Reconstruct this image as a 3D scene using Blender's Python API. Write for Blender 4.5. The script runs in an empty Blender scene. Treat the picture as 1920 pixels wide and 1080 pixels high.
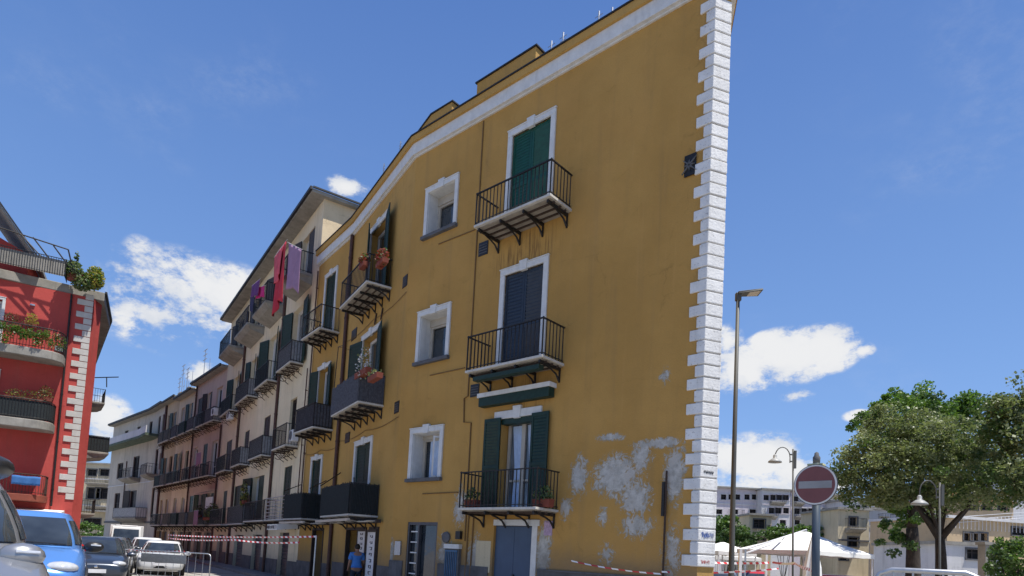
import bpy, bmesh, math, random
import numpy as np
from math import sin, cos, pi, radians, hypot, atan2, sqrt
from mathutils import Matrix, Vector
R = random.Random(7)
sc = bpy.context.scene
COL = sc.collection

# ------------------------------------------------------------------ camera
EYE = 1.4
FPX, PX, PY, PITCH, ROLL = 1190.0, 960.0, 958.0, 0.069, 0.053
cam_d = bpy.data.cameras.new("camera"); cam = bpy.data.objects.new("camera", cam_d); COL.objects.link(cam)
sc.camera = cam
cam_d.sensor_width = 36.0; cam_d.lens = FPX / 1920 * 36
cam_d.shift_x = 0.0; cam_d.shift_y = (PY - 540) / 1920
cam_d.clip_start = 0.05; cam_d.clip_end = 4000
cr, sr, cp, sp = cos(ROLL), sin(ROLL), cos(PITCH), sin(PITCH)
RL = Matrix(((cr, -sr, 0), (sr, cr, 0), (0, 0, 1))) @ Matrix(((1, 0, 0), (0, cp, sp), (0, -sp, cp)))
TC = RL @ Matrix(((1, 0, 0), (0, 0, -1), (0, 1, 0)))          # world -> (right, down, forward)
r0, r1, r2 = TC.row[0], -TC.row[1], -TC.row[2]                # camera axes x, y, z in the world
cam.matrix_world = Matrix(((r0[0], r1[0], r2[0], 0), (r0[1], r1[1], r2[1], 0), (r0[2], r1[2], r2[2], EYE), (0, 0, 0, 1)))
def at(x, y, d):
    """world point seen at photo position x, y at a real distance d along Y"""
    r = TC.transposed() @ Vector((x - PX, y - PY, FPX)); t = d / r[1]
    return Vector((r[0] * t, d, EYE + r[2] * t))

# ------------------------------------------------------------------ sun, sky, exposure
SUN_AZ, SUN_EL = -30.0, 70.0          # azimuth from +X towards +Y, elevation
sd = bpy.data.lights.new("sun", 'SUN'); so = bpy.data.objects.new("sun", sd); COL.objects.link(so)
sd.energy = 5.0; sd.angle = radians(0.55); sd.color = (1.0, 0.955, 0.88)
sv = Vector((cos(radians(SUN_EL)) * cos(radians(SUN_AZ)), cos(radians(SUN_EL)) * sin(radians(SUN_AZ)), sin(radians(SUN_EL))))
so.rotation_euler = sv.to_track_quat('Z', 'Y').to_euler()
so.location = (20, -10, 40)
sc.view_settings.view_transform = 'Standard'; sc.view_settings.look = 'None'
sc.view_settings.exposure = 0.55; sc.view_settings.gamma = 1.0
SKY_STRENGTH = 0.112

class NT:
    """tiny helper to write node graphs as expressions"""
    def __init__(s, nt): s.nt = nt
    def n(s, typ, **kw):
        x = s.nt.nodes.new(typ)
        for k, v in kw.items(): setattr(x, k, v)
        return x
    def l(s, a, b): s.nt.links.new(a, b)
    def setin(s, node, i, v):
        if isinstance(v, bpy.types.NodeSocket): s.l(v, node.inputs[i])
        else: node.inputs[i].default_value = v
    def m(s, op, a, b=None, c=None, clamp=False):
        x = s.n('ShaderNodeMath', operation=op); x.use_clamp = clamp
        s.setin(x, 0, a)
        if b is not None: s.setin(x, 1, b)
        if c is not None: s.setin(x, 2, c)
        return x.outputs[0]
    def noise(s, vec, scale, detail=4, rough=0.55, dist=0.0):
        x = s.n('ShaderNodeTexNoise'); s.l(vec, x.inputs['Vector'])
        x.inputs['Scale'].default_value = scale; x.inputs['Detail'].default_value = detail
        x.inputs['Roughness'].default_value = rough; x.inputs['Distortion'].default_value = dist
        return x.outputs['Fac']
    def mr(s, v, a, b, c=0.0, d=1.0, smooth=False):
        x = s.n('ShaderNodeMapRange'); x.interpolation_type = 'SMOOTHSTEP' if smooth else 'LINEAR'
        s.setin(x, 0, v); x.inputs[1].default_value = a; x.inputs[2].default_value = b; x.inputs[3].default_value = c; x.inputs[4].default_value = d
        return x.outputs[0]
    def mix(s, f, a, b, blend='MIX'):
        x = s.n('ShaderNodeMix', data_type='RGBA', blend_type=blend)
        s.setin(x, 0, f); s.setin(x, 6, a); s.setin(x, 7, b)
        return x.outputs[2]
    def mapping(s, vec, scale=(1, 1, 1), loc=(0, 0, 0)):
        x = s.n('ShaderNodeMapping'); s.l(vec, x.inputs[0]); x.inputs['Scale'].default_value = scale; x.inputs['Location'].default_value = loc
        return x.outputs[0]

wd = bpy.data.worlds.new("World"); sc.world = wd; wd.use_nodes = True
N = NT(wd.node_tree); wd.node_tree.nodes.clear()
sky = N.n('ShaderNodeTexSky'); sky.sky_type = 'NISHITA'; sky.sun_disc = False
sky.sun_elevation = radians(SUN_EL); sky.sun_rotation = radians(90 - SUN_AZ)
sky.air_density = 1.0; sky.dust_density = 0.35; sky.ozone_density = 2.6; sky.altitude = 50
tc = N.n('ShaderNodeTexCoord'); gen = tc.outputs['Generated']
sx = N.n('ShaderNodeSeparateXYZ'); N.l(gen, sx.inputs[0])
az = N.m('ARCTAN2', sx.outputs[0], sx.outputs[1]); el = N.m('ARCSINE', sx.outputs[2])
wn = N.mapping(gen, (1, 1, 1.7))
n1 = N.noise(wn, 7.0, 8, 0.62, 0.25); n2 = N.noise(wn, 30.0, 8, 0.7); n3 = N.noise(wn, 4.0, 3, 0.5)
# clouds: direction (azimuth, elevation in degrees), half sizes, density
CLOUDS = []
def cl(px, py, rx, ry, k=1.0):
    a = at(px, py, 1.0) - Vector((0, 0, EYE)); b = at(px + rx, py, 1.0) - Vector((0, 0, EYE)); c = at(px, py - ry, 1.0) - Vector((0, 0, EYE))
    f = lambda v: (atan2(v.x, v.y), math.asin(v.z / v.length))
    A, B, C_ = f(a), f(b), f(c)
    CLOUDS.append((A[0], A[1], abs(B[0] - A[0]), abs(C_[1] - A[1]), k))
for c in [(350, 540, 175, 85, .8), (430, 555, 110, 75, .8), (290, 590, 130, 85, .68), (250, 610, 65, 45, .6), (262, 468, 42, 32, .5), (310, 625, 60, 40, .55), (400, 612, 70, 30, .5),
          (655, 352, 52, 28, 1.0), (200, 785, 62, 55, .9), (380, 700, 40, 30, .9), (480, 560, 60, 50, .6),
          (1480, 668, 125, 62, 1.35), (1545, 655, 84, 56, 1.3), (1400, 692, 100, 58, 1.2), (1500, 640, 50, 34, 1.1), (1440, 645, 45, 30, 1.0), (1365, 640, 36, 38, .7), (1620, 657, 28, 18, .75), (1495, 742, 42, 16, .5),
          (1430, 860, 105, 60, 1.15), (1480, 885, 70, 42, 1.0), (1370, 850, 60, 40, .9), (1440, 905, 160, 30, .6), (1612, 780, 40, 15, .7), (1560, 905, 60, 22, .5),
          (2200, 500, 200, 80, 1.0), (-300, 600, 220, 90, 1.0), (2500, 800, 200, 90, 1.0)]:
    cl(*c)
dens = None
for (a, e, ra, re, k) in CLOUDS:
    u = N.m('DIVIDE', N.m('SUBTRACT', az, a), ra); v = N.m('DIVIDE', N.m('SUBTRACT', el, e), re)
    q = N.m('SQRT', N.m('ADD', N.m('MULTIPLY', u, u), N.m('MULTIPLY', v, v)))
    q = N.m('MULTIPLY', N.m('SUBTRACT', 1.0, q, clamp=True), k)
    dens = q if dens is None else N.m('MAXIMUM', dens, q)
edge = N.m('ADD', N.m('MULTIPLY', N.m('SUBTRACT', n1, 0.5), 1.9), N.m('MULTIPLY', N.m('SUBTRACT', n2, 0.5), 2.0))
dd = N.m('ADD', dens, N.m('MULTIPLY', edge, N.mr(dens, 0.0, 0.25)))
cloud = N.mr(dd, 0.03, 0.60, 0, 0.96, True)
wisp = N.m('MULTIPLY', N.mr(n3, 0.50, 0.80, 0, 1, True), N.mr(n2, 0.35, 0.8, 0, 0.18, True))
shade = N.mr(N.m('ADD', n1, N.m('MULTIPLY', dens, 0.25)), 0.42, 0.72, 0.0, 1.0, True)
ccol = N.mix(shade, (0.74, 0.79, 0.88, 1), (1.0, 1.0, 1.0, 1))
grad = N.mix(N.mr(el, 0.0, 0.95, 0, 1), (1.45, 2.75, 5.5, 1), (.22, .78, 2.9, 1))
bg = N.n('ShaderNodeBackground'); hsv = N.n('ShaderNodeHueSaturation'); hsv.inputs['Saturation'].default_value = 1.0
N.l(sky.outputs[0], hsv.inputs['Color'])
N.l(N.mix(.72, hsv.outputs[0], grad), bg.inputs[0]); bg.inputs[1].default_value = SKY_STRENGTH
bc = N.n('ShaderNodeBackground'); N.l(ccol, bc.inputs[0]); bc.inputs[1].default_value = 0.60
ms = N.n('ShaderNodeMixShader'); N.l(N.m('MAXIMUM', cloud, wisp), ms.inputs[0]); N.l(bg.outputs[0], ms.inputs[1]); N.l(bc.outputs[0], ms.inputs[2])
wo = N.n('ShaderNodeOutputWorld'); N.l(ms.outputs[0], wo.inputs[0])

# ------------------------------------------------------------------ materials
def newmat(name):
    m = bpy.data.materials.new(name); m.use_nodes = True
    b = m.node_tree.nodes['Principled BSDF']
    return m, b, NT(m.node_tree)
def rgb(c, k=1.0): return (c[0] * k, c[1] * k, c[2] * k, 1)
def mat(name, c, rough=0.7, metal=0.0, var=0.15, scale=3.0, bump=0.0, bscale=40, spec=0.4, streak=0.0, coat=0.0, trans=0.0, grime=0.0):
    m, b, n = newmat(name)
    t = n.n('ShaderNodeTexCoord').outputs['Object']
    f = n.noise(t, scale, 6, 0.6)
    col = n.mix(n.mr(f, 0.3, 0.7), rgb(c, 1 - var), rgb(c, 1 + var))
    if streak:
        g = n.noise(n.mapping(t, (5, 5, 0.35)), 1.2, 5, 0.6)
        col = n.mix(n.mr(g, 0.5, 0.75, 0, streak, True), col, rgb((c[0] * .45, c[1] * .42, c[2] * .4)))
    if grime:
        g = n.noise(t, 22, 4, 0.7)
        col = n.mix(n.mr(g, 0.58, 0.68, 0, grime, True), col, rgb((.13, .11, .09)))
    n.l(col, b.inputs['Base Color'])
    b.inputs['Roughness'].default_value = rough; b.inputs['Metallic'].default_value = metal
    b.inputs['Specular IOR Level'].default_value = spec
    if coat: b.inputs['Coat Weight'].default_value = coat; b.inputs['Coat Roughness'].default_value = 0.05
    if trans: b.inputs['Transmission Weight'].default_value = trans
    if bump:
        bp = n.n('ShaderNodeBump'); bp.inputs['Strength'].default_value = bump; bp.inputs['Distance'].default_value = 0.02
        n.l(n.noise(t, bscale, 5, 0.6), bp.inputs['Height']); n.l(bp.outputs[0], b.inputs['Normal'])
    return m
def stucco(name, c, c2, dirt=0.35, patches=None, plinth=None, stain=(.12, .10, .075), rust=None):
    """old painted render: blotchy colour, vertical runs, hairline cracks; patches = fallen paint (u, z, ru, rz)"""
    m, b, n = newmat(name)
    t = n.n('ShaderNodeTexCoord').outputs['Object']
    s = n.n('ShaderNodeSeparateXYZ'); n.l(t, s.inputs[0])
    big = n.noise(t, 0.35, 5, 0.6); mid = n.noise(t, 1.7, 6, 0.65); fine = n.noise(t, 30, 5, 0.6)
    col = n.mix(n.mr(big, 0.35, 0.65, 0, 1, True), rgb(c), rgb(c2))
    col = n.mix(n.mr(mid, 0.45, 0.75, 0, 0.35), col, rgb(c2, 0.86))
    runs = n.noise(n.mapping(t, (3.0, 3.0, 0.18)), 1.0, 6, 0.6)
    col = n.mix(n.mr(runs, 0.50, 0.74, 0, dirt, True), col, rgb(stain))
    runs2 = n.noise(n.mapping(t, (9.0, 9.0, 0.3), (3, 1, 7)), 1.0, 4, 0.6)
    col = n.mix(n.mr(runs2, 0.56, 0.72, 0, dirt * .6, True), col, rgb((c[0] * 1.25 + .03, c[1] * 1.25 + .03, c[2] * 1.2 + .05)))
    col = n.mix(n.mr(fine, 0.3, 0.7, 0, 0.22), col, rgb(c, 0.6))
    vo = n.n('ShaderNodeTexVoronoi', feature='DISTANCE_TO_EDGE'); vo.inputs['Scale'].default_value = .55
    wv = n.n('ShaderNodeMix', data_type='VECTOR'); wv.inputs[0].default_value = .22; n.l(t, wv.inputs[4]); nc = n.n('ShaderNodeTexNoise'); nc.inputs['Scale'].default_value = 1.6; nc.inputs['Detail'].default_value = 8; n.l(t, nc.inputs['Vector']); vm = n.n('ShaderNodeVectorMath', operation='MULTIPLY_ADD'); n.l(nc.outputs['Color'], vm.inputs[0]); vm.inputs[1].default_value = (4, 4, 4); n.l(t, vm.inputs[2]); n.l(vm.outputs[0], wv.inputs[5]); n.l(wv.outputs[1], vo.inputs['Vector'])
    crack = n.m('MULTIPLY', n.mr(vo.outputs['Distance'], .0, .012, 1, 0), n.mr(mid, .45, .65, 0, .32))
    col = n.mix(crack, col, rgb(c, .35))
    vr = n.n('ShaderNodeTexVoronoi', feature='F1', distance='CHEBYCHEV'); vr.inputs['Scale'].default_value = .42; vr.inputs['Randomness'].default_value = 1.0; n.l(n.mapping(t, (1, .3, 1.4)), vr.inputs['Vector'])
    col = n.mix(n.mr(vr.outputs['Distance'], .30, .31, .16, 0), col, rgb((c2[0] * 1.18, c2[1] * 1.15, c2[2] * 1.25)))
    h = n.m('SUBTRACT', fine, crack)
    if rust:
        for (pu, pz, ru, rz) in rust:
            u = n.m('DIVIDE', n.m('SUBTRACT', s.outputs[0], pu), ru); v = n.m('DIVIDE', n.m('SUBTRACT', s.outputs[2], pz), rz)
            q = n.m('SUBTRACT', 1.0, n.m('ADD', n.m('MULTIPLY', u, u), n.m('MULTIPLY', v, v)), clamp=True)
            rn = n.noise(n.mapping(t, (14, 14, .8)), 1.0, 4, .6)
            col = n.mix(n.m('MULTIPLY', q, n.mr(rn, .45, .65, 0, .75, True)), col, rgb((.10, .055, .03)))
    if patches:
        M_ = None
        for (pu, pz, ru, rz, k) in patches:
            u = n.m('DIVIDE', n.m('SUBTRACT', s.outputs[0], pu), ru); v = n.m('DIVIDE', n.m('SUBTRACT', s.outputs[2], pz), rz)
            q = n.m('MULTIPLY', n.m('SUBTRACT', 1.0, n.m('SQRT', n.m('ADD', n.m('MULTIPLY', u, u), n.m('MULTIPLY', v, v))), clamp=True), k)
            M_ = q if M_ is None else n.m('MAXIMUM', M_, q)
        pn = n.noise(n.mapping(t, (1, 1, 0.75)), 6.5, 10, 0.82, 1.3)
        pn2 = n.noise(t, 1.6, 4, 0.6)
        v = n.m('ADD', n.m('MULTIPLY', n.m('SUBTRACT', pn, 0.5), 5.6), n.m('MULTIPLY', n.m('SUBTRACT', M_, 0.36), 1.7))
        pm = n.m('MULTIPLY', n.mr(v, 0.0, 0.30, 0, .92, True), n.mr(M_, 0.0, 0.16))
        halo = n.m('MULTIPLY', n.mr(v, -0.16, 0.02, 0, .55, True), n.mr(M_, 0.0, 0.10))
        col = n.mix(halo, col, rgb((.36, .29, .17)))
        pc = n.mix(n.mr(n.noise(t, 5.5, 6, 0.7), 0.38, 0.62, 0, 1, True), (.33, .325, .30, 1), (.50, .49, .46, 1))
        pc = n.mix(n.mr(pn2, .5, .6), pc, (.44, .42, .39, 1))
        col = n.mix(pm, col, pc)
        h = n.m('SUBTRACT', fine, n.m('MULTIPLY', pm, 1.2))
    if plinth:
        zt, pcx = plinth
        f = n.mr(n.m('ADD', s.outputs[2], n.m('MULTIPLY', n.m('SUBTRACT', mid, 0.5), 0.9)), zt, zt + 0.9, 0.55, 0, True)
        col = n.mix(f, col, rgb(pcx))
    n.l(col, b.inputs['Base Color']); b.inputs['Roughness'].default_value = 0.93; b.inputs['Specular IOR Level'].default_value = 0.2
    bp = n.n('ShaderNodeBump'); bp.inputs['Strength'].default_value = 0.5; bp.inputs['Distance'].default_value = 0.012
    n.l(h, bp.inputs['Height'])
    bp2 = n.n('ShaderNodeBump'); bp2.inputs['Strength'].default_value = 0.35; bp2.inputs['Distance'].default_value = 0.08
    n.l(n.noise(t, 1.1, 4, .6), bp2.inputs['Height']); n.l(bp.outputs[0], bp2.inputs['Normal'])
    n.l(bp2.outputs[0], b.inputs['Normal'])
    return m
def glassmat(name, c=(.02, .025, .03), rough=0.04):
    m, b, n = newmat(name)
    t = n.n('ShaderNodeTexCoord').outputs['Object']
    n.l(n.mix(n.mr(n.noise(t, 1.3, 3), .35, .65), rgb(c), rgb(c, 2.2)), b.inputs['Base Color'])
    b.inputs['Roughness'].default_value = rough; b.inputs['Specular IOR Level'].default_value = 0.9
    bp = n.n('ShaderNodeBump'); bp.inputs['Strength'].default_value = 0.12; bp.inputs['Distance'].default_value = 0.05
    n.l(n.noise(t, 2.5, 2), bp.inputs['Height']); n.l(bp.outputs[0], b.inputs['Normal'])
    return m
def clearglass(name):
    m, b, n = newmat(name); nt = m.node_tree
    tr = n.n('ShaderNodeBsdfTransparent'); tr.inputs[0].default_value = (.55, .62, .62, 1)
    gl = n.n('ShaderNodeBsdfGlossy'); gl.inputs['Roughness'].default_value = .03
    fr = n.n('ShaderNodeFresnel'); fr.inputs[0].default_value = 1.5
    mx = n.n('ShaderNodeMixShader'); n.l(n.m('ADD', fr.outputs[0], .08), mx.inputs[0]); n.l(tr.outputs[0], mx.inputs[1]); n.l(gl.outputs[0], mx.inputs[2])
    n.l(mx.outputs[0], nt.nodes['Material Output'].inputs[0]); return m
def leafmat(name, c, c2):
    m, b, n = newmat(name)
    t = n.n('ShaderNodeTexCoord').outputs['Object']
    f = n.noise(t, 1.1, 4, .6); g = n.noise(t, 9, 3, .6)
    col = n.mix(n.mr(f, .38, .62), rgb(c), rgb(c2)); col = n.mix(n.mr(g, .3, .7, 0, .3), col, rgb(c, .7))
    n.l(col, b.inputs['Base Color']); b.inputs['Roughness'].default_value = .5
    tl = n.n('ShaderNodeBsdfTranslucent'); n.l(n.mix(.5, col, rgb((c2[0] * 1.6, c2[1] * 1.9, c2[2]))), tl.inputs[0])
    mx = n.n('ShaderNodeMixShader'); mx.inputs[0].default_value = .28
    n.l(b.outputs[0], mx.inputs[1]); n.l(tl.outputs[0], mx.inputs[2]); n.l(mx.outputs[0], m.node_tree.nodes['Material Output'].inputs[0])
    return m
def stripemat(name, c1, c2, period, axis=0, duty=.5):
    m, b, n = newmat(name)
    t = n.n('ShaderNodeTexCoord').outputs['Object']; s = n.n('ShaderNodeSeparateXYZ'); n.l(t, s.inputs[0])
    f = n.m('FRACT', n.m('DIVIDE', n.m('ADD', s.outputs[axis], n.m('MULTIPLY', s.outputs[2], .7)), period))
    n.l(n.mix(n.m('GREATER_THAN', f, duty), rgb(c1), rgb(c2)), b.inputs['Base Color']); b.inputs['Roughness'].default_value = .4
    return m

MT = {}
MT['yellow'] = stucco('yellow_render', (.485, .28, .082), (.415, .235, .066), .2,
    patches=[(2.14, 4.10, .55, .13, 1.), (1.95, 3.25, .85, .62, 1.25), (1.45, 2.75, .55, .60, 1.1), (.55, 3.2, .34, .85, 1.2), (.95, 3.88, .85, .16, 1.1), (1.4, 2.15, .60, .38, .95),
             (2.93, 3.25, .34, .66, 1.1), (3.25, 2.55, .26, .42, 1.0), (6.75, 2.6, .42, .75, .9), (1.35, 3.6, .40, .42, 1.0), (2.24, 2.35, .22, .3, .9), (2.1, 1.5, .3, .4, .7), (.85, 5.3, .18, .3, .55),
             (.55, 1.6, .35, .9, .75), (3.85, 1.5, .35, 1.0, 1.1), (7.3, 1.3, .5, .8, .8), (9.6, 1.3, .3, .5, 1.), (6.15, 1.0, .4, 1.2, 1.0)],
    plinth=(1.0, (.13, .12, .10)), rust=[(4.6, 9.2, .95, .75), (4.6, 5.4, .9, .6), (5.5, 9.0, .6, .5)])
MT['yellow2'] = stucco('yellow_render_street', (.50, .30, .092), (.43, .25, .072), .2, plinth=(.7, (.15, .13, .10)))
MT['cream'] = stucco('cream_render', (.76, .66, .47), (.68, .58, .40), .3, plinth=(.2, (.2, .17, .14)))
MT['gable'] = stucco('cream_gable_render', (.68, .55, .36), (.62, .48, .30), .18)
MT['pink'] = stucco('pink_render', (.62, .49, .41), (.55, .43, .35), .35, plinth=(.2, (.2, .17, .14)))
MT['ochre'] = stucco('ochre_render', (.62, .50, .33), (.54, .43, .28), .35)
MT['greywall'] = stucco('grey_beige_render', (.58, .53, .44), (.48, .44, .37), .4)
MT['paleyel'] = stucco('pale_yellow_render', (.62, .54, .38), (.54, .46, .31), .3)
MT['palewall'] = stucco('pale_violet_render', (.62, .57, .60), (.54, .50, .53), .3)
MT['whitewall'] = stucco('white_render', (.62, .61, .60), (.54, .54, .55), .25)
MT['tanwall'] = stucco('tan_render', (.58, .44, .27), (.50, .38, .24), .3)
MT['red'] = stucco('red_render', (.50, .085, .072), (.43, .068, .058), .22)
MT['plinth'] = mat('dark_stone_plinth', (.095, .095, .10), .85, var=.35, scale=2.5, bump=.5, bscale=14, streak=.3, grime=.4)
MT['white'] = mat('old_white_paint', (.60, .60, .585), .7, var=.09, scale=5, bump=.25, bscale=30, streak=.22, grime=.10)
MT['quoin'] = mat('white_quoin_paint', (.66, .655, .64), .75, var=.12, scale=2.2, bump=.5, bscale=20, streak=.30, grime=.5)
MT['quoin_grey'] = mat('grey_quoin_stone', (.50, .47, .43), .8, var=.1, scale=3, bump=.3, bscale=26, streak=.2)
MT['sill'] = mat('grey_lava_stone', (.10, .10, .105), .8, var=.2, scale=6, bump=.3)
MT['slab'] = mat('balcony_stone_edge', (.50, .48, .44), .7, var=.12, scale=6, streak=.3, grime=.2)
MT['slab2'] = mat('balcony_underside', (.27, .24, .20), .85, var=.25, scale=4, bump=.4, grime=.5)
MT['concrete'] = mat('stained_concrete', (.27, .255, .225), .9, var=.25, scale=1.8, bump=.4, streak=.4, grime=.3)
MT['iron'] = mat('dark_wrought_iron', (.022, .02, .02), .5, .3, var=.4, scale=30, grime=.2)
MT['rustiron'] = mat('rusty_iron', (.055, .035, .026), .85, .1, var=.4, scale=25)
MT['green'] = mat('green_shutter_paint', (.006, .062, .038), .45, var=.25, scale=9, streak=.2)
MT['dgreen'] = mat('dark_green_shutter_paint', (.006, .028, .020), .55, var=.3, scale=9, streak=.2)
MT['dblue'] = mat('dark_slate_shutter_paint', (.02, .028, .042), .45, var=.2, scale=9)
MT['brownsh'] = mat('dark_brown_shutter_paint', (.035, .026, .022), .6, var=.3, scale=9)
MT['bluedoor'] = mat('blue_grey_door_paint', (.052, .085, .145), .5, var=.10, scale=2.2, bump=.1, streak=.25, grime=.05)
MT['glass'] = glassmat('window_glass')
MT['wglass'] = glassmat('window_glass_pale', (.06, .07, .08), .06)
MT['cglass'] = clearglass('clear_glass')
MT['dark'] = mat('dark_interior', (.012, .012, .013), .9)
MT['frame'] = mat('beige_window_frame', (.42, .38, .32), .5, var=.1)
MT['wframe'] = mat('white_window_frame', (.62, .61, .59), .45, var=.08)
MT['curtain'] = mat('pale_blue_curtain', (.42, .52, .68), .8, var=.12, scale=5)
MT['copper'] = mat('brown_downpipe', (.085, .042, .032), .6, .2, var=.3, scale=8, grime=.2)
MT['gutter'] = mat('black_gutter', (.02, .02, .022), .6, var=.2)
MT['cable'] = mat('painted_cable', (.17, .095, .03), .7)
MT['roof'] = mat('roof_bitumen', (.10, .095, .09), .9, var=.2)
MT['tile'] = mat('terracotta_tile', (.30, .10, .055), .85, var=.3, scale=4, bump=.6, bscale=9)
MT['asphalt'] = mat('asphalt', (.29, .275, .25), .9, var=.22, scale=.7, bump=.5, bscale=60, grime=.25)
MT['paving'] = mat('lava_stone_paving', (.20, .195, .185), .85, var=.25, scale=1.2, bump=.5, bscale=8)
MT['plate'] = mat('painted_white', (.65, .65, .66), .4)
MT['panel'] = mat('black_balcony_cloth', (.018, .024, .027), .9, var=.3, scale=12)
MT['gpanel'] = mat('grey_reed_screen', (.085, .088, .105), .9, var=.35, scale=14)
MT['spanel'] = mat('pale_grey_screen', (.26, .265, .28), .9, var=.3, scale=10)
MT['terra'] = mat('terracotta_pot', (.20, .05, .03), .8, var=.15)
MT['leaf'] = leafmat('green_leaves', (.035, .075, .018), (.085, .14, .035))
MT['leafo'] = leafmat('olive_leaves', (.09, .115, .045), (.23, .26, .115))
MT['leafb'] = leafmat('bright_leaves', (.05, .115, .015), (.13, .22, .03))
MT['leafr'] = leafmat('red_flowers', (.25, .03, .02), (.22, .05, .03))
MT['leafy'] = leafmat('yellow_leaves', (.22, .20, .03), (.38, .33, .05))
MT['bark'] = mat('dark_bark', (.045, .035, .028), .95, var=.35, scale=6, bump=.9, bscale=14)
MT['rubber'] = mat('tyre_rubber', (.015, .015, .015), .85)
MT['chrome'] = mat('bright_metal', (.6, .6, .6), .18, 1.0, var=.05)
MT['alu'] = mat('galvanised_steel', (.45, .46, .47), .4, .8, var=.15, scale=20)
MT['black'] = mat('black_plastic', (.015, .015, .016), .4, var=.2)
MT['lampglass'] = mat('headlight_glass', (.5, .52, .55), .08, .2, var=.1, scale=20)
MT['canvas'] = mat('white_canvas', (.72, .71, .68), .85, var=.05, scale=2)
MT['skin'] = mat('skin', (.32, .17, .11), .55, var=.06)
MT['hair'] = mat('dark_hair', (.014, .011, .01), .7)
MT['tshirt'] = mat('sky_blue_cotton', (.06, .20, .52), .85, var=.10, scale=6)
MT['denim'] = mat('dark_trousers', (.02, .025, .04), .9)

# ------------------------------------------------------------------ mesh helpers
class MB:
    def __init__(s, M=None): s.v = []; s.f = []; s.M = M; s.mi = []; s.cur = 0
    def p(s, *c):
        q = Vector(c) if len(c) > 1 else Vector(c[0])
        if s.M is not None: q = s.M @ q
        s.v.append(q[:]); return len(s.v) - 1
    def face(s, *ids): s.f.append(tuple(ids)); s.mi.append(s.cur)
    def quad(s, a, b, c, d): s.face(s.p(a), s.p(b), s.p(c), s.p(d))
    def poly(s, pts): s.face(*[s.p(q) for q in pts])
    def box(s, x0, x1, y0, y1, z0, z1):
        i = [s.p(x, y, z) for z in (z0, z1) for y in (y0, y1) for x in (x0, x1)]
        for q in ((0, 2, 3, 1), (4, 5, 7, 6), (0, 1, 5, 4), (2, 6, 7, 3), (0, 4, 6, 2), (1, 3, 7, 5)): s.face(*[i[k] for k in q])
    def hexa(s, pts):
        i = [s.p(q) for q in pts]
        for q in ((0, 3, 2, 1), (4, 5, 6, 7), (0, 1, 5, 4), (1, 2, 6, 5), (2, 3, 7, 6), (3, 0, 4, 7)): s.face(*[i[k] for k in q])
    def prism(s, poly, z0, z1):
        a = [s.p(x, y, z0) for x, y in poly]; b = [s.p(x, y, z1) for x, y in poly]; n = len(poly)
        s.face(*a[::-1]); s.face(*b)
        for k in range(n): s.face(a[k], a[(k + 1) % n], b[(k + 1) % n], b[k])
    def tube(s, path, r, n=8, cap=True):
        path = [Vector(q) for q in path]; rs = r if isinstance(r, (list, tuple)) else [r] * len(path)
        rings = []; up = None
        for k, q in enumerate(path):
            d = (path[min(k + 1, len(path) - 1)] - path[max(k - 1, 0)])
            d = d.normalized() if d.length > 1e-9 else Vector((0, 0, 1))
            if up is None: up = d.orthogonal().normalized()
            up = (up - d * up.dot(d)); up = up.normalized() if up.length > 1e-6 else d.orthogonal().normalized()
            w = d.cross(up)
            rings.append([s.p(q + (up * cos(2 * pi * j / n) + w * sin(2 * pi * j / n)) * rs[k]) for j in range(n)])
        for a, b in zip(rings, rings[1:]):
            for j in range(n): s.face(a[j], a[(j + 1) % n], b[(j + 1) % n], b[j])
        if cap: s.face(*rings[0][::-1]); s.face(*rings[-1])
    def bar(s, a, b, w):                                  # square bar
        s.tube([a, b], w * .7, 4)
    def lathe(s, prof, c, n=16, axis='z'):
        rings = []
        for r, h in prof:
            rr = []
            for j in range(n):
                A = 2 * pi * j / n
                if axis == 'z': q = (c[0] + r * cos(A), c[1] + r * sin(A), c[2] + h)
                elif axis == 'y': q = (c[0] + r * cos(A), c[1] + h, c[2] + r * sin(A))
                else: q = (c[0] + h, c[1] + r * cos(A), c[2] + r * sin(A))
                rr.append(s.p(q))
            rings.append(rr)
        for a, b in zip(rings, rings[1:]):
            for j in range(n): s.face(a[j], a[(j + 1) % n], b[(j + 1) % n], b[j])
        s.face(*rings[0]); s.face(*rings[-1][::-1])
    def grid(s, fn, nu, nv):
        ids = [[s.p(fn(i / nu, j / nv)) for i in range(nu + 1)] for j in range(nv + 1)]
        for j in range(nv):
            for i in range(nu): s.face(ids[j][i], ids[j][i + 1], ids[j + 1][i + 1], ids[j + 1][i])
    def leaves(s, centre, rad, count, size, rnd, shell=.0, mats=1):
        for _ in range(count):
            while True:
                q = Vector((rnd.uniform(-1, 1), rnd.uniform(-1, 1), rnd.uniform(-1, 1)))
                if shell < q.length < 1: break
            c = Vector((centre[0] + q.x * rad[0], centre[1] + q.y * rad[1], centre[2] + q.z * rad[2]))
            a = Vector((rnd.gauss(0, 1), rnd.gauss(0, 1), rnd.gauss(0, .6))).normalized(); b = a.orthogonal().normalized()
            b = (b * cos(rnd.random() * 6.28) + a.cross(b) * sin(rnd.random() * 6.28))
            L = size * rnd.uniform(.6, 1.3); W = L * .38
            s.cur = rnd.randrange(mats) if mats > 1 else 0
            w = a.cross(b) * W
            s.face(s.p(c - a * L * .5), s.p(c + w), s.p(c + a * L * .5), s.p(c - w))
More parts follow.
